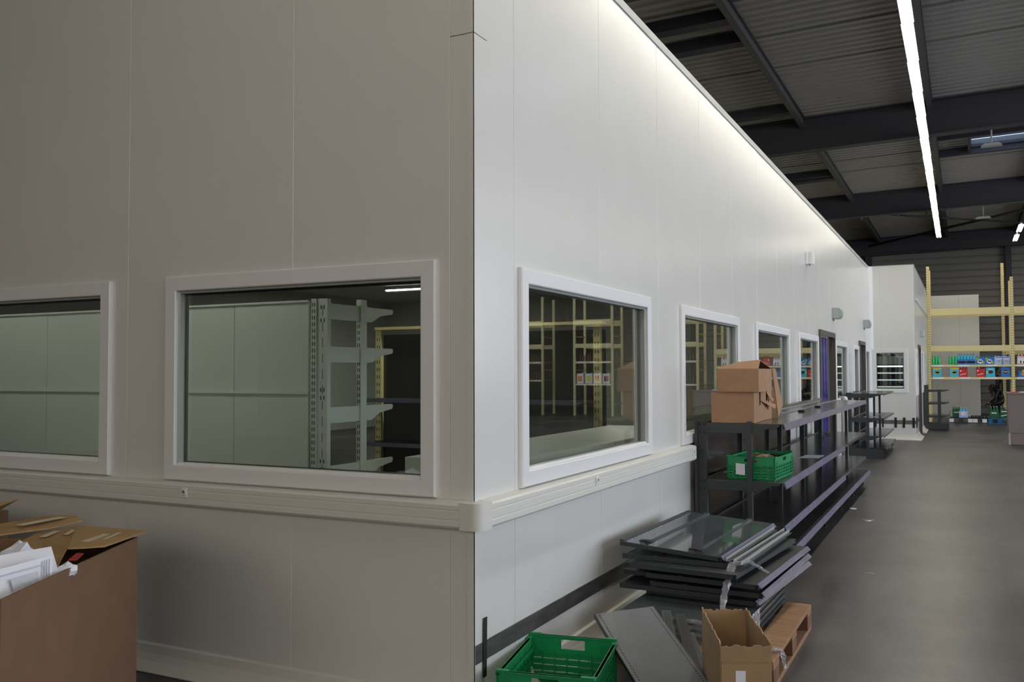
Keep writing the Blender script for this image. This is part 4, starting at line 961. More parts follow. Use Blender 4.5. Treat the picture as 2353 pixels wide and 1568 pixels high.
# leaning perforated back panels
def back_panel(label, loc, rot, W, L, m_='anth_gloss', holes=True):
    t = thing('perforated_panel', label, 'metal panel', loc, rot)
    mb = MB(); mb.box(0, W, -L, 0, -0.008, 0); mb.build('sheet', M[m_], t, bevel=0.0015)
    mb = MB(); n = int(L/0.018)
    for i in range(n):
        y = -0.02-i*0.018
        for x in (0.016, W-0.022): mb.box(x, x+0.006, y-0.008, y, -0.0005, 0.0006)
    tag(mb.build('perforation', M['slot'], t), kind='stuff')
    mb = MB(); mb.box(-0.003, 0.001, -L, 0, -0.022, 0.001); mb.box(W-0.001, W+0.003, -L, 0, -0.022, 0.001); mb.build('edge_fold', M['anth'], t)
    return t
back_panel('wide glossy grey perforated panel leaning by the green crate, dusty', (0.238, 0.826, 0.321), (0.284, -0.06, 0.693), 0.315, 0.95, 'grey_sheet')
def leaning_profile(label, top, bot, wd, dirx, m_='anth'):
    t = thing('slotted_profile', label, 'metal profile'); a = Vector(top); b = Vector(bot); d = (b-a).normalized(); sx = (Vector(dirx)-d*Vector(dirx).dot(d)).normalized(); n = sx.cross(d).normalized()
    if n.z < 0: n = -n
    def q(u, v, k): return a+d*v+sx*u+n*k
    L = (b-a).length; mb = MB()
    for u0, u1, k0, k1 in ((0, wd, -0.002, 0), (0, 0.002, -0.014, -0.002), (wd-0.002, wd, -0.014, -0.002)): mb.hexa([q(u0, 0, k0), q(u1, 0, k0), q(u1, L, k0), q(u0, L, k0), q(u0, 0, k1), q(u1, 0, k1), q(u1, L, k1), q(u0, L, k1)])
    mb.build('profile', M[m_], t, recalc=True)
    mb = MB()
    for i in range(int(L/0.02)-1):
        for u in (wd*0.3, wd*0.62): v = 0.015+i*0.02; mb.hexa([q(u, v, 0), q(u+0.006, v, 0), q(u+0.006, v+0.011, 0), q(u, v+0.011, 0), q(u, v, 0.0006), q(u+0.006, v, 0.0006), q(u+0.006, v+0.011, 0.0006), q(u, v+0.011, 0.0006)])
    tag(mb.build('perforation', M['slot'], t, recalc=True), kind='stuff')
leaning_profile('dark slotted profile lying just right of the wide grey panel', (0.50, 1.10, 0.305), (0.845, 0.30, 0.03), 0.05, (1, 0.5, 0))
leaning_profile('second slotted profile, lighter, between the dark one and the open carton', (0.575, 1.08, 0.30), (0.905, 0.42, 0.03), 0.055, (1, 0.5, 0), 'anth_deck')
leaning_profile('short slotted profile against the flank of the open carton', (0.66, 0.98, 0.24), (0.935, 0.50, 0.03), 0.045, (1, 0.5, 0))

# open carton on the floor
oc = thing('open_carton', 'open brown carton with torn edges in front of the pallet', 'box', (1.027, 0.204, 0.095), (0, 0, 0.388))
W3, D3, H3 = 0.205, 0.545, 0.348; t3 = 0.006
def ragged(mb, fn, L, z0, z1, t, seed, n=22, amp=0.006):
    rn = random.Random(seed); pts = []; zs_ = [z1+rn.uniform(-amp, amp)+(-0.02*math.sin(i*0.9)**2 if seed == 2 else 0) for i in range(n+1)]
    for i in range(n):
        a0, a1 = L*i/n, L*(i+1)/n
        mb.hexa([fn(a0, 0, z0), fn(a1, 0, z0), fn(a1, t, z0), fn(a0, t, z0), fn(a0, 0, zs_[i]), fn(a1, 0, zs_[i+1]), fn(a1, t, zs_[i+1]), fn(a0, t, zs_[i])])
for nm, fn, L_, z1, sd in (('side_wall', lambda a, n, z: (n-0.002*(z > 0.1), a, z), D3, H3, 1), ('side_wall', lambda a, n, z: (W3-n, a, z), D3, H3, 5), ('end_wall', lambda a, n, z: (t3+a, D3-n, z), W3-2*t3, H3-0.005, 3), ('end_wall', lambda a, n, z: (t3+a, n, z), W3-2*t3, H3-0.012, 4)):
    mb = MB(); ragged(mb, fn, L_, 0.0, z1, t3, sd); mb.build(nm, M['card_in'], oc, recalc=True)
MB().box(t3, W3-t3, t3, D3-t3, 0, 0.005).build('bottom', M['card_in'], oc)
mb = MB(); mb.hexa([(0.001, -0.003, H3-0.075), (W3-0.001, -0.003, H3-0.075), (W3-0.001, -0.0005, H3-0.075), (0.001, -0.0005, H3-0.075), (0.001, -0.006, H3-0.018), (0.08, -0.006, H3-0.012), (0.08, -0.003, H3-0.012), (0.001, -0.003, H3-0.018)]); mb.build('peeled_layer', M['card_in'], oc)
MB().box(0.004, W3-0.004, -0.0035, -0.0005, 0.02, H3-0.085).build('lower_layer', M['card_in'], oc)
MB().box(0.06, 0.10, -0.0045, -0.0036, H3-0.24, H3-0.11).build('address_label', M['paper'], oc)
# clear flattened packaging beside crate
o = crumple('floor_litter', 'small scrap of clear plastic on the floor beyond the shelving', 'litter', (1.02, 6.55, 0.001), 0.06, M['strand'], 11, 0.18, 2, (1.2, 0.6))
o = crumple('floor_litter', 'thin torn plastic scrap on the floor beside the pallet stack', 'litter', (1.26, 3.95, 0.001), 0.035, M['strand'], 12, 0.15, 1, (1.4, 0.5))
o = crumple('floor_litter', 'white paper scrap under the end of the long shelving', 'litter', (0.79, 7.35, 0.001), 0.045, M['paper'], 13, 0.15, 1, (1, 1))

# ============================================================ waste box at the left
c1 = Vector((-1.216, -0.749, 0)); d1 = Vector((0.461, -0.887, 0)).normalized(); d2 = Vector((-0.887, -0.461, 0)).normalized(); HB = 0.85
wb = thing('waste_carton', 'large tall brown cardboard bin filled with rubbish at the left edge', 'box')
def slab(mb, a, b, z0, z1, t, inn):
    mb.hexa([(a.x, a.y, z0), (b.x, b.y, z0), (b.x+inn.x*t, b.y+inn.y*t, z0), (a.x+inn.x*t, a.y+inn.y*t, z0), (a.x, a.y, z1), (b.x, b.y, z1), (b.x+inn.x*t, b.y+inn.y*t, z1), (a.x+inn.x*t, a.y+inn.y*t, z1)])
c2 = c1+d1*1.06; c3 = c1+d2*0.85; c4 = c2+d2*0.85
for a, b, inn in ((c1, c2, d2), (c1+d2*0.009, c3-d2*0.009, d1), (c3, c4, -d2), (c2+d2*0.009, c4-d2*0.009, -d1)):
    mb = MB(); slab(mb, a, b, 0.0, HB, 0.008, inn); mb.build('side', M['card_big'], wb, recalc=True)
mb = MB(); mb.hexa([c1+Vector((0, 0, 0.001)), c2+Vector((0, 0, 0.001)), c4+Vector((0, 0, 0.001)), c3+Vector((0, 0, 0.001)), c1+Vector((0, 0, 0.01)), c2+Vector((0, 0, 0.01)), c4+Vector((0, 0, 0.01)), c3+Vector((0, 0, 0.01))]); mb.build('bottom', M['card_big'], wb, recalc=True)
def flat(pts, th, name, mat_, parent):
    P = [Vector(p) for p in pts]; n = len(P); up = Vector((0, 0, th)); mb = MB()
    mb.poly(P+[p+up for p in P], [tuple(reversed(range(n))), tuple(range(n, 2*n))]+[(i, (i+1) % n, n+(i+1) % n, n+i) for i in range(n)])
    return mb.build(name, mat_, parent, recalc=True)
# flap lying across the rear corner: inner part and outer tab, crease between
flat([(-1.343, -0.722, 0.866), (-1.237, -0.690, 0.862), (-1.222, -0.705, 0.860), (-1.10, -1.01, 0.862), (-1.135, -1.085, 0.866), (-1.166, -1.123, 0.868)], 0.006, 'top_flap', M['card_yel'], wb)
flat([(-1.345, -0.724, 0.866), (-1.169, -1.124, 0.868), (-1.02, -1.28, 0.835), (-1.10, -1.45, 0.80), (-1.42, -1.32, 0.82), (-1.66, -0.90, 0.85), (-1.60, -0.74, 0.866)], 0.006, 'top_flap', M['card_yel'], wb)
flat([(-1.60, -0.72, 0.885), (-1.66, -0.70, 0.90), (-1.80, -0.73, 0.895), (-2.05, -1.10, 0.85), (-1.75, -1.12, 0.86), (-1.64, -0.86, 0.868)], 0.005, 'top_flap', M['card_yel'], wb)
for pts in ([(-1.30, -0.85, 0.8735), (-1.27, -0.845, 0.8735), (-1.20, -1.0, 0.8735), (-1.235, -1.01, 0.8735)], [(-1.275, -0.80, 0.8725), (-1.26, -0.795, 0.8725), (-1.19, -0.93, 0.8725), (-1.205, -0.935, 0.8725)],
            [(-1.60, -0.86, 0.8645), (-1.57, -0.85, 0.8645), (-1.50, -0.97, 0.8645), (-1.53, -0.98, 0.8645)], [(-1.56, -0.80, 0.8665), (-1.54, -0.79, 0.8665), (-1.45, -0.90, 0.8665), (-1.47, -0.91, 0.8665)]):
    flat(pts, 0.001, 'tape_residue', M['torn'], wb)
flat([(-1.70, -0.76, 0.9045), (-1.655, -0.75, 0.9045), (-1.72, -0.92, 0.888), (-1.77, -0.92, 0.888)], 0.001, 'tape_residue', M['torn'], wb)
# contents
for k, (pts, m_, nm, lab, cat) in enumerate((
    ([(-0.925, -1.33, 0.80), (-1.038, -1.291, 0.915), (-1.14, -1.60, 0.90), (-0.99, -1.60, 0.80)], 'paper', 'printed_document', 'printed white document leaning against the bin wall', 'paper'),
    ([(-0.925, -1.375, 0.80), (-0.975, -1.335, 0.90), (-0.945, -1.63, 0.89), (-0.83, -1.66, 0.80)], 'paper', 'printed_document', 'second printed document in front, with a grey picture', 'paper'))):
    t = thing(nm, lab, cat); P = [Vector(p) for p in pts]; n = (P[1]-P[0]).cross(P[3]-P[0]).normalized()
    if n.z < 0: n = -n
    mb = MB(); mb.hexa(P+[p+n*0.006 for p in P]); mb.build('sheet', M['paper'], t, recalc=True)
    def q(u, v): return (P[0].lerp(P[3], u)).lerp(P[1].lerp(P[2], u), v)+n*0.0065
    if k == 1:
        for (u0, u1, v0, v1) in ((0.22, 0.62, 0.18, 0.62), (0.10, 0.75, 0.76, 0.80)):
            mb = MB(); a = [q(u0, v0), q(u1, v0), q(u1, v1), q(u0, v1)]; mb.hexa(a+[p+n*0.0008 for p in a]); mb.build('printed_block', M['print'], t, recalc=True)
        for j in range(4):
            mb = MB(); a = [q(0.04+j*0.035, 0.1), q(0.055+j*0.035, 0.1), q(0.055+j*0.035, 0.9), q(0.04+j*0.035, 0.9)]; mb.hexa(a+[p+n*0.0008 for p in a]); mb.build('printed_line', M['print'], t, recalc=True)
crumple('crumpled_paper', 'ball of crumpled white paper in the waste bin, right one', 'paper', (-1.20, -1.30, 0.815), 0.075, M['paper'], 21, 0.9)
crumple('crumpled_paper', 'ball of crumpled white paper at the left edge of the waste bin', 'paper', (-1.29, -1.40, 0.81), 0.078, M['paper'], 22, 0.8)
crumple('crumpled_paper', 'small crumpled white scrap with red tape by the bin wall', 'paper', (-0.965, -1.275, 0.81), 0.038, M['paper'], 23, 0.8)
sheet('red_tape_strip', M['red'], 'strip of red printed tape in the waste bin', 'tape', [(-0.985, -1.225, 0.860), (-1.03, -1.16, 0.868), (-1.055, -1.17, 0.868), (-1.01, -1.24, 0.860)], 0.004)
fill = thing('rubbish_bag', 'dark rubbish filling the waste bin below the papers', 'rubbish')
mb = MB(); nx = 10; rn = random.Random(9); pts = []; fs = []
for j in range(nx+1):
    for i in range(nx+1):
        p = c1+d1*(0.02+1.02*i/nx)+d2*(0.02+0.81*j/nx); pts.append((p.x, p.y, 0.765+rn.uniform(-0.03, 0.03)))
for j in range(nx):
    for i in range(nx): a = j*(nx+1)+i; fs.append((a, a+1, a+nx+2, a+nx+1))
mb.poly(pts, fs); mb.build('crumpled_surface', M['card_in'], fill)
# second carton further left, only its flap in view
fb = thing('cardboard_box', 'box with a raised flap at the far left edge of view', 'box', (0, 0, 0))
mb = MB(); mb.box(-3.35, -2.50, -0.95, -0.45, 0.0, 0.84); mb.build('body', M['card_big'], fb)
flat([(-2.50, -0.95, 0.845), (-2.50, -0.50, 0.845), (-2.41, -0.46, 0.90), (-2.36, -0.60, 0.885), (-2.41, -0.95, 0.87)], 0.005, 'raised_flap', M['card_yel'], fb)

# ============================================================ cream racking
def post(mb, slot, x, y, h, w_=0.085, d=0.07):
    mb.box(x-w_/2, x+w_/2, y, y+d, 0, h); z = 0.15
    while z < h-0.05:
        for s in (-0.022, 0.022): slot.box(x+s-0.008, x+s+0.008, y-0.001, y, z, z+0.028)
        z += 0.075
def rack(label, xs, y, hs, beams, shelves, D=1.0, rear_hs=None):
    t = thing('pallet_rack', label, 'rack')
    for i, x in enumerate(xs):
        mb = MB(); sl = MB(); post(mb, sl, x, y, hs[i]); mb.build('upright', M['rack'], t); tag(sl.build('slot', M['rackhole'], t), kind='stuff')
        mb = MB(); sl = MB(); post(mb, sl, x, y+D, hs[i]-0.03); mb.build('upright', M['rack'], t)
        mb = MB(); 
        for k, z in enumerate((0.4, 1.6, 2.8)): mb.box(x-0.015, x+0.015, y+0.07, y+D, z, z+0.03)
        mb.build('frame_brace', M['rack'], t)
    for xa, xb in zip(xs[:-1], xs[1:]):
        for z0, z1 in beams:
            for yy in (y-0.005, y+D+0.03):
                MB().box(xa+0.044, xb-0.044, yy, yy+0.045, z0, z1).build('beam', M['rack'], t)
        for z0, z1 in shelves:
            MB().box(xa+0.044, xb-0.044, y-0.005, y+0.04, z0, z1).build('shelf_edge', M['rack'], t)
            MB().box(xa+0.044, xb-0.044, y+0.041, y+D-0.01, z1-0.02, z1-0.004).build('shelf_board', M['rack'], t)
            for k in range(3):
                xl = xa+0.1+k*(xb-xa)*0.32; MB().box(xl, xl+0.28, y-0.008, y-0.0055, z0+0.008, z1-0.008).build('price_ticket', M['cwhite'], t)
    return t
YR = 26.4
rack('cream pallet rack with drink packs on two shelves at the far end', [0.99, 3.19, 5.4], YR, [4.68, 4.27, 4.27], [(3.20, 3.40), (2.13, 2.29)], [(1.665, 1.725), (1.295, 1.36)])
rack('cream rack further right, beyond the edge of view', [6.0, 8.2], YR, [4.27]*2, [(3.20, 3.40), (2.40, 2.55)], [(1.85, 1.92), (1.07, 1.13)])
rack('last cream rack to the right, beyond the edge of view', [11.7, 13.6], YR, [4.27]*2, [(3.20, 3.40), (2.40, 2.55)], [(1.85, 1.92), (1.2, 1.26)])
rack('narrow cream rack with jerrycans to the right, beyond the edge of view', [9.02, 10.45], YR, [4.27]*2, [(3.20, 3.40), (2.40, 2.55)], [(1.85, 1.92), (1.07, 1.13)])
t = thing('pallet_rack', 'single cream upright frame behind the rack, left of its second post', 'rack')
for y in (29.0,):
    mb = MB(); sl = MB(); post(mb, sl, 3.05, y, 4.95); mb.build('upright', M['rack'], t); tag(sl.build('slot', M['rackhole'], t), kind='stuff')
MB().box(3.1, 6.0, 29.01, 29.05, 2.05, 2.2).build('beam', M['rack'], t)
MB().box(2.6, 6.0, 29.01, 29.05, 3.35, 3.45).build('beam', M['rack'], t)

bot_me = {}
def pack(kind, label, loc, group, rz=0.0, s=0.92):
    body, cap_, wrap, emb, hb, wrap_h, extra = kind
    t = thing('drink_pack', label, 'drink pack', loc, (0, 0, rz), group)
    r = 0.042*s
    key = (body, hb)
    if key not in bot_me:
        mb = MB(); mb.lathe([(r*0.9, 0.0), (r, 0.02), (r, hb*0.62), (r*0.85, hb*0.74), (r*0.34, hb*0.90), (r*0.32, hb*0.95)], n=8); bot_me[key] = mb.mesh('bottle', M[body])
        mb = MB(); mb.cyl((0, 0, hb*0.951), (0, 0, hb), r*0.36, n=8); bot_me[(cap_, hb)] = mb.mesh('bottle_cap', M[cap_])
    if (cap_, hb) not in bot_me:
        mb = MB(); mb.cyl((0, 0, hb*0.951), (0, 0, hb), r*0.36, n=8); bot_me[(cap_, hb)] = mb.mesh('bottle_cap', M[cap_])
    for i in range(3):
        for j in range(2):
            o = bpy.data.objects.new('bottle', bot_me[key]); C.objects.link(o); o.parent = t; o.location = ((i-1)*2.02*r, j*2.02*r, 0)
            c_ = bpy.data.objects.new('bottle_cap', bot_me[(cap_, hb)]); C.objects.link(c_); c_.parent = o
    if wrap:
        z1 = hb*wrap_h; mb = MB()
        mb.hexa([(-3.06*r, -1.05*r, 0.004), (3.06*r, -1.05*r, 0.004), (3.06*r, 3.1*r, 0.004), (-3.06*r, 3.1*r, 0.004), (-2.95*r, -1.04*r, z1), (2.95*r, -1.04*r, z1), (2.95*r, 3.06*r, z1), (-2.95*r, 3.06*r, z1)])
        mb.build('shrink_wrap', M[wrap], t)
        if emb:
            for shp, m_, x0, x1, za, zc in emb:
                mb = MB(); y = -1.05*r-0.001
                if shp == 'disc':
                    N = 12; cx, cz = (x0+x1)/2*r, (za+zc)/2*hb; rx, rz_ = (x1-x0)/2*r, (zc-za)/2*hb
                    P = [(cx+rx*math.cos(2*PI*q/N), y, cz+rz_*math.sin(2*PI*q/N)) for q in range(N)]
                    mb.poly(P+[(a, b+0.0015, c) for a, b, c in P], [tuple(range(N)), tuple(N+q for q in reversed(range(N)))]+[(q, N+q, N+(q+1) % N, (q+1) % N) for q in range(N)])
                    mb.build('emblem', M[m_], t, recalc=True)
                elif shp == 'slant':
                    mb.hexa([(x0*r, y-0.001, za*hb), (x1*r, y-0.001, za*hb+0.04), (x1*r, y, za*hb+0.04), (x0*r, y, za*hb), (x0*r, y-0.001, zc*hb), (x1*r, y-0.001, zc*hb+0.04), (x1*r, y, zc*hb+0.04), (x0*r, y, zc*hb)]); mb.build('emblem', M[m_], t)
                else:
                    mb.box(x0*r, x1*r, y-0.001, y, za*hb, zc*hb); mb.build('emblem', M[m_], t)
    return t
hb = 0.26
K = dict(
 green=('cgreen', 'cwhite', None, None, 0.29, 0, 0),
 sport=('ccyan', 'cdark', 'cblue', [('bar', 'cdark', -3.0, 3.0, 0.13, 0.33), ('bar', 'cpink', -2.0, 2.0, 0.20, 0.27)], 0.32, 0.5, 0),
 multi=('cblue', 'clime', 'cblue', [('disc', 'clime', -3, -0.6, 0.45, 0.78), ('disc', 'cwhite', -2.0, 1.9, 0.10, 0.60), ('disc', 'clime', 1.2, 2.9, 0.05, 0.35), ('bar', 'cnavy', -1.2, 1.2, 0.30, 0.45)], hb, 0.84, 0),
 lilac=('clilac', 'cblue', 'clilac', [('disc', 'corange', -0.6, 0.8, 0.25, 0.45), ('bar', 'cwhite', -2.2, 2.2, 0.55, 0.66), ('bar', 'cblue', -1.8, 1.8, 0.70, 0.76)], 0.27, 0.85, 0),
 yellow=('cyellow', 'cyellow', 'ccyan', [('bar', 'cyellow', -2.95, 2.95, 0.70, 0.84), ('disc', 'cgold', -1.5, 1.5, 0.22, 0.62), ('disc', 'cdgreen', -1.5, 1.5, 0.36, 0.50)], 0.32, 0.84, 0),
 red=('cdred', 'cred', 'cred', [('slant', 'cwhite', -2.3, 1.8, 0.16, 0.22), ('disc', 'cwhite', -2.4, -1.2, 0.50, 0.64)], 0.32, 0.72, 0),
 cyan=('cblue', 'cdark', 'ccyan', [('disc', 'cdark', -1.6, 1.8, 0.30, 0.62), ('bar', 'cwhite', -1.4, 1.8, 0.66, 0.74), ('disc', 'cyellow', -2.9, -1.6, 0.34, 0.56)], 0.32, 0.86, 0),
 blue=('cblue', 'cdark', 'cblue', [('disc', 'cyellow', -2.2, 2.2, 0.36, 0.56), ('disc', 'cnavy', -1.5, 1.5, 0.26, 0.64), ('bar', 'cwhite', -1.0, 1.0, 0.42, 0.5)], 0.33, 0.88, 0),
 pink=('cpink', 'cwhite', 'cwhite', [('bar', 'cpink', -2.9, 2.9, 0.66, 0.84), ('disc', 'cdark', -1.4, -0.4, 0.1, 0.4), ('disc', 'cdark', 0.6, 1.6, 0.1, 0.36), ('bar', 'cred', -2.9, 2.9, 0.02, 0.08)], 0.28, 0.84, 0),
 crown=('cwhite', 'cwhite', 'cblue', [('disc', 'cgold', -1.1, 1.1, 0.12, 0.5), ('disc', 'cyellow', -0.6, 0.6, 0.5, 0.7)], 0.30, 0.56, 0),
 water=('ccyan', 'cwhite', 'clilac', [('disc', 'cwhite', -1.8, 1.8, 0.2, 0.6), ('disc', 'cred', 0.2, 0.7, 0.3, 0.42)], 0.30, 0.66, 0),
 dgreen=('cdgreen', 'cwhite', 'cdgreen', [('bar', 'cwhite', -1.8, 1.8, 0.40, 0.5)], 0.34, 0.7, 0),
 soda=('cdgreen', 'cwhite', 'cdgreen', [('slant', 'cwhite', -2.4, 1.8, 0.16, 0.24), ('bar', 'cwhite', -2.0, 2.2, 0.55, 0.64)], 0.34, 0.7, 0))
z1s, z2s = 1.726, 1.361
grp_top, grp_low = 'drink packs on the upper rack shelf', 'drink packs on the lower rack shelf'
for k, x, l in (('green', 1.18, 'green bottle pack alone beside the left rack post, upper shelf'), ('green', 1.63, 'green bottle pack left of the blue sports bottles'),
                ('sport', 1.86, 'left one of the two tall bottle packs with black and blue labels'), ('sport', 2.10, 'right one of the two tall bottle packs with black and blue labels'),
                ('multi', 2.35, 'left one of the two blue, white and green packs'), ('multi', 2.59, 'right one of the two blue, white and green packs'),
                ('lilac', 2.83, 'left one of the two pale blue packs on the upper shelf'), ('lilac', 3.02, 'right one of the two pale blue packs, against the second post'), ('pink', 3.42, 'white pack with pink band right of the second post')):
    pack(K[k], l, (x, YR+0.09, z1s), grp_top)
for k, x, l in (('yellow', 1.20, 'cyan and yellow pack nearest the left rack post, lower shelf'), ('yellow', 1.66, 'cyan and yellow pack beside the red one'), ('red', 1.90, 'red drink pack touching the cyan and yellow one'),
                ('red', 2.35, 'red drink pack touching the light blue one'), ('cyan', 2.61, 'light blue pack with dark oval, right of the red one'), ('blue', 3.0, 'royal blue pack beside the second post'), ('crown', 3.44, 'blue pack with white bottles right of the second post')):
    pack(K[k], l, (x, YR+0.09, z2s), grp_low)
# out-of-frame stock that the windows mirror
for k, x in (('blue', 3.75), ('cyan', 4.05), ('red', 4.4), ('red', 4.7), ('crown', 5.1)): pack(K[k], 'drink pack further right on the lower rack shelf', (x, YR+0.09, z2s), 'drink packs further right on the lower rack shelf')
for k, x in (('red', 3.75), ('multi', 4.1), ('multi', 4.4), ('sport', 4.75), ('pink', 5.1)): pack(K[k], 'drink pack further right on the upper rack shelf', (x, YR+0.09, z1s), 'drink packs further right on the upper rack shelf')
bo = MB().lathe([(0.036, 0), (0.038, 0.02), (0.038, 0.18), (0.014, 0.24), (0.013, 0.30)], n=8).mesh('bottle', M['amber'])
for x0, z, n in ((6.15, 1.921, 19), (9.15, 1.921, 12), (6.15, 1.131, 19), (11.85, 1.921, 8), (11.85, 1.261, 8)):
    for i in range(n):
        o = bpy.data.objects.new('oil_bottle', bo); C.objects.link(o); o.location = (x0+i*0.098, YR+0.08, z)
        tag(o, 'dark bottle in the row on the right hand racks', 'bottle', 'dark bottles on the right hand racks')
for i, cc_ in enumerate(('cdred', 'corange', 'cyellow', 'corange')):
    t = thing('jerrycan', 'white jerrycan with %s label on the right hand rack' % ['a dark red', 'an orange', 'a yellow', 'another orange'][i], 'jerrycan', (9.13+i*0.33, YR+0.06, 1.131))
    MB().box(0, 0.28, 0, 0.2, 0, 0.36).build('body', M['cwhite'], t, bevel=0.03); MB().box(0.06, 0.22, -0.002, 0, 0.08, 0.27).build('label_patch', M[cc_], t); MB().cyl((0.07, 0.1, 0.36), (0.07, 0.1, 0.39), 0.03).build('cap', M['cwhite'], t)

# pallets and water packs under the rack
def far_pallet(label, x, m_, L=0.8):
    t = thing('wooden_pallet', label, 'pallet', (x, YR+0.05, 0))
    for k in range(5): MB().box(0, L, k*0.2, k*0.2+0.14, 0.13, 0.155).build('deck_board', M[m_], t)
    for k in range(3): MB().box(k*(L-0.12)/2, k*(L-0.12)/2+0.12, 0, 0.9, 0.025, 0.129).build('block', M['cwhite' if m_ == 'anth' and k != 1 else m_], t)
    MB().box(0, L, 0, 0.1, 0, 0.024).build('bottom_board', M[m_], t)
far_pallet('dark pallet at the foot of the rack, beside the small shelving', 1.50, 'anth', 0.62); far_pallet('dark pallet in the middle of the rack foot', 2.13, 'anth', 0.36)
far_pallet('bright blue pallet under the green bottles', 2.52, 'palblue', 0.62)
pack(K['water'], 'pale blue water pack on the dark pallet', (1.88, YR+0.14, 0.156), 'water packs on the floor pallets')
pack(K['dgreen'], 'dark green bottle pack turned sideways beside the pale water pack', (1.70, YR+0.28, 0.156), 'water packs on the floor pallets')
pack(K['dgreen'], 'green bottle pack on the left of the blue pallet', (2.68, YR+0.14, 0.156), 'water packs on the floor pallets')
pack(K['soda'], 'dark green bottle pack with slanted lettering on the blue pallet', (2.95, YR+0.14, 0.156), 'water packs on the floor pallets')
for i in range(5):
    t = thing('canister', 'low black canister on the dark pallet row', 'canister', (2.12+i*0.10, YR+0.12, 0.156), (0, 0, 0), 'low black canisters on the dark pallets')
    MB().lathe([(0.04, 0), (0.045, 0.02), (0.045, 0.06), (0.02, 0.075)], n=8).build('body', M['anth'], t)

# checkout counter
ct_ = thing('checkout_counter', 'taupe checkout counter cut by the right edge of view', 'counter', (2.74, 18.2, 0))
MB().box(0.02, 2.4, 0.02, 0.78, 0.0, 0.24).build('plinth', M['counter'], ct_)
MB().box(0.0, 2.4, 0.0, 0.8, 0.242, 1.05).build('body', M['counter'], ct_)
MB().box(-0.015, 2.42, -0.02, 0.82, 1.052, 1.085).build('worktop', M['counter'], ct_, bevel=0.004)
MB().box(-0.005, 0.03, -0.012, 0.0, 0.0, 0.24).build('steel_corner', M['greyplastic'], ct_)
for i, (x, y, rz) in enumerate(((2.98, 18.35, 0.1), (3.2, 18.4, -0.2))):
    o = MB().box(0, 0.3, 0, 0.21, 0, 0.012+0.01*i).build('paper_stack', M['paper']); o.location = (x, y, 1.0865); o.rotation_euler = (0, 0, rz); tag(o, ['white papers near the corner of the counter', 'thicker pile of white papers further along the counter'][i], 'paper')
o = MB().box(0, 0.13, 0, 0.06, 0, 0.015).build('red_card', M['cred']); o.location = (2.80, 18.3, 1.0865); tag(o, 'small red card at the corner of the counter', 'card')

# ---- people behind the rack
def person(label, joints, edges, radii, head, hair_c, hand_at, hand_dirs):
    t = thing('person', label, 'person')
    me = bpy.data.meshes.new('body'); me.from_pydata([Vector(j) for j in joints], edges, [])
    o = bpy.data.objects.new('body', me); C.objects.link(o); o.parent = t
    sk_ = o.modifiers.new('skin', 'SKIN'); sk_.use_smooth_shade = True
    for v, r in zip(me.skin_vertices[0].data, radii): v.radius = (r, r)
    me.skin_vertices[0].data[0].use_root = True
    o.modifiers.new('sub', 'SUBSURF').levels = 1; o.modifiers['sub'].render_levels = 2
    me.materials.append(M['cloth'])
    hx = Vector(head)
    mb = MB(); mb.lathe([(0.02, -0.125), (0.055, -0.11), (0.072, -0.05), (0.078, 0.0), (0.076, 0.05), (0.05, 0.095), (0.01, 0.11)], hx, 14); 
    mb.cyl(hx+Vector((-0.02, 0.0, -0.18)), hx+Vector((0, 0, -0.08)), 0.045, n=10)
    mb.cyl(hx+Vector((-0.07, -0.02, -0.02)), hx+Vector((-0.098, -0.025, -0.045)), 0.010, 0.016, n=6)            # nose
    for s_ in (-1, 1): mb.cyl(hx+Vector((0.01, s_*0.074, 0.01)), hx+Vector((0.015, s_*0.092, 0.0)), 0.022, 0.016, n=8)
    mb.build('head', M['skin'], t)
    mb = MB()
    for s_ in (-1, 1): mb.cyl(hx+Vector((-0.068, s_*0.03, 0.005)), hx+Vector((-0.077, s_*0.031, 0.005)), 0.009, n=6)
    mb.build('eyes', M['hair'], t); 
    mb = MB(); mb.cyl(hx+Vector((-0.066, -0.022, -0.068)), hx+Vector((-0.070, 0.022, -0.068)), 0.006, n=6); mb.build('mouth', M['cdred'], t)
    mb = MB(); mb.lathe([(0.082, -0.03), (0.088, 0.03), (0.078, 0.08), (0.045, 0.115), (0.01, 0.125)], hx+Vector((0.018, 0, 0)), 14); mb.build('hair', M['hair'], t)
    for hp, hd in zip(hand_at, hand_dirs):
        hp = Vector(hp); hd = Vector(hd).normalized(); sd = hd.cross(Vector((0, 0, 1))); sd = sd.normalized() if sd.length > 0.1 else Vector((0, 1, 0))
        dn = sd.cross(hd); dn = dn if dn.z < 0 else -dn
        mb = MB(); mb.cyl(hp-hd*0.03, hp+hd*0.05, 0.028, 0.036, n=8)
        for q, L in enumerate((0.062, 0.075, 0.070, 0.052)):
            b0 = hp+hd*0.05+sd*(-0.027+0.018*q); b1 = b0+hd*L*0.55; b2 = b1+(hd*0.6+dn*0.8)*L*0.45
            mb.cyl(b0, b1, 0.0095, 0.0085, n=6); mb.cyl(b1, b2, 0.0085, 0.007, n=6)
        mb.cyl(hp+sd*-0.03, hp+hd*0.04+sd*-0.055, 0.011, 0.009, n=6)
        mb.build('hand', M['skin'], t)
    return t
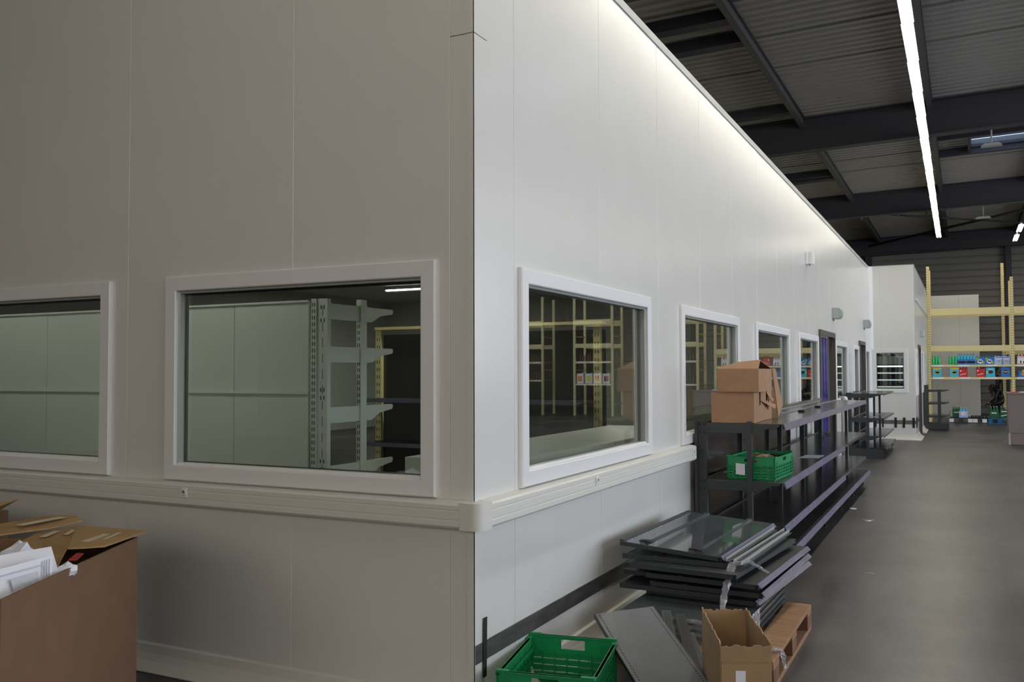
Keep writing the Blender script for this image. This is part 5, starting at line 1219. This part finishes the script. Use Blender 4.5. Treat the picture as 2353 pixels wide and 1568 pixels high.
# bending figure: pelvis, waist, chest, neck, shoulders, elbows, wrists, hips, knees, ankles, toes
bx_, by_ = 2.93, 28.2
J = [(0.0, 0, 0.62), (-0.02, 0, 0.76), (-0.12, 0, 0.92), (-0.20, 0, 0.98), (-0.10, -0.17, 0.92), (-0.18, -0.22, 0.68), (-0.32, -0.16, 0.55), (-0.10, 0.17, 0.92), (-0.16, 0.22, 0.68), (-0.30, 0.16, 0.54),
     (0.0, -0.10, 0.58), (-0.28, -0.14, 0.50), (-0.05, -0.12, 0.09), (-0.17, -0.12, 0.035), (0.0, 0.10, 0.58), (-0.26, 0.14, 0.48), (-0.03, 0.12, 0.09), (-0.15, 0.12, 0.035)]
E_ = [(0, 1), (1, 2), (2, 3), (2, 4), (4, 5), (5, 6), (2, 7), (7, 8), (8, 9), (0, 10), (10, 11), (11, 12), (12, 13), (0, 14), (14, 15), (15, 16), (16, 17)]
Rr_ = [0.14, 0.125, 0.14, 0.06, 0.065, 0.045, 0.032, 0.065, 0.045, 0.032, 0.095, 0.065, 0.042, 0.038, 0.095, 0.065, 0.042, 0.038]
person('person in dark clothes crouching behind the rack, head bowed over the green bottles', [(bx_+a, by_+b, c) for a, b, c in J], E_, Rr_, (bx_-0.27, by_, 1.02), 'hair',
       [(bx_-0.36, by_-0.15, 0.53), (bx_-0.34, by_+0.15, 0.52)], [(-1, 0.1, -0.4), (-1, -0.1, -0.4)])
px_, py_ = 2.92, 29.9
J = [(0.02, 0, 0.92), (0.02, 0, 1.08), (-0.03, 0, 1.30), (-0.07, 0, 1.42), (-0.03, -0.18, 1.33), (-0.06, -0.24, 1.06), (-0.16, -0.20, 0.84), (-0.03, 0.18, 1.33), (-0.04, 0.24, 1.06), (-0.14, 0.20, 0.84),
     (0.02, -0.10, 0.88), (-0.01, -0.12, 0.48), (0.04, -0.12, 0.08), (-0.09, -0.13, 0.035), (0.02, 0.10, 0.88), (0.0, 0.12, 0.48), (0.05, 0.12, 0.08), (-0.08, 0.13, 0.035)]
person('person in dark clothes standing further back, seen between shelf and rack upright', [(px_+a, py_+b, c) for a, b, c in J], E_, [0.135, 0.115, 0.14, 0.055]+Rr_[4:], (px_-0.10, py_, 1.60), 'hair',
       [(px_-0.19, py_-0.19, 0.79), (px_-0.17, py_+0.19, 0.79)], [(-0.5, 0, -1), (-0.5, 0, -1)])
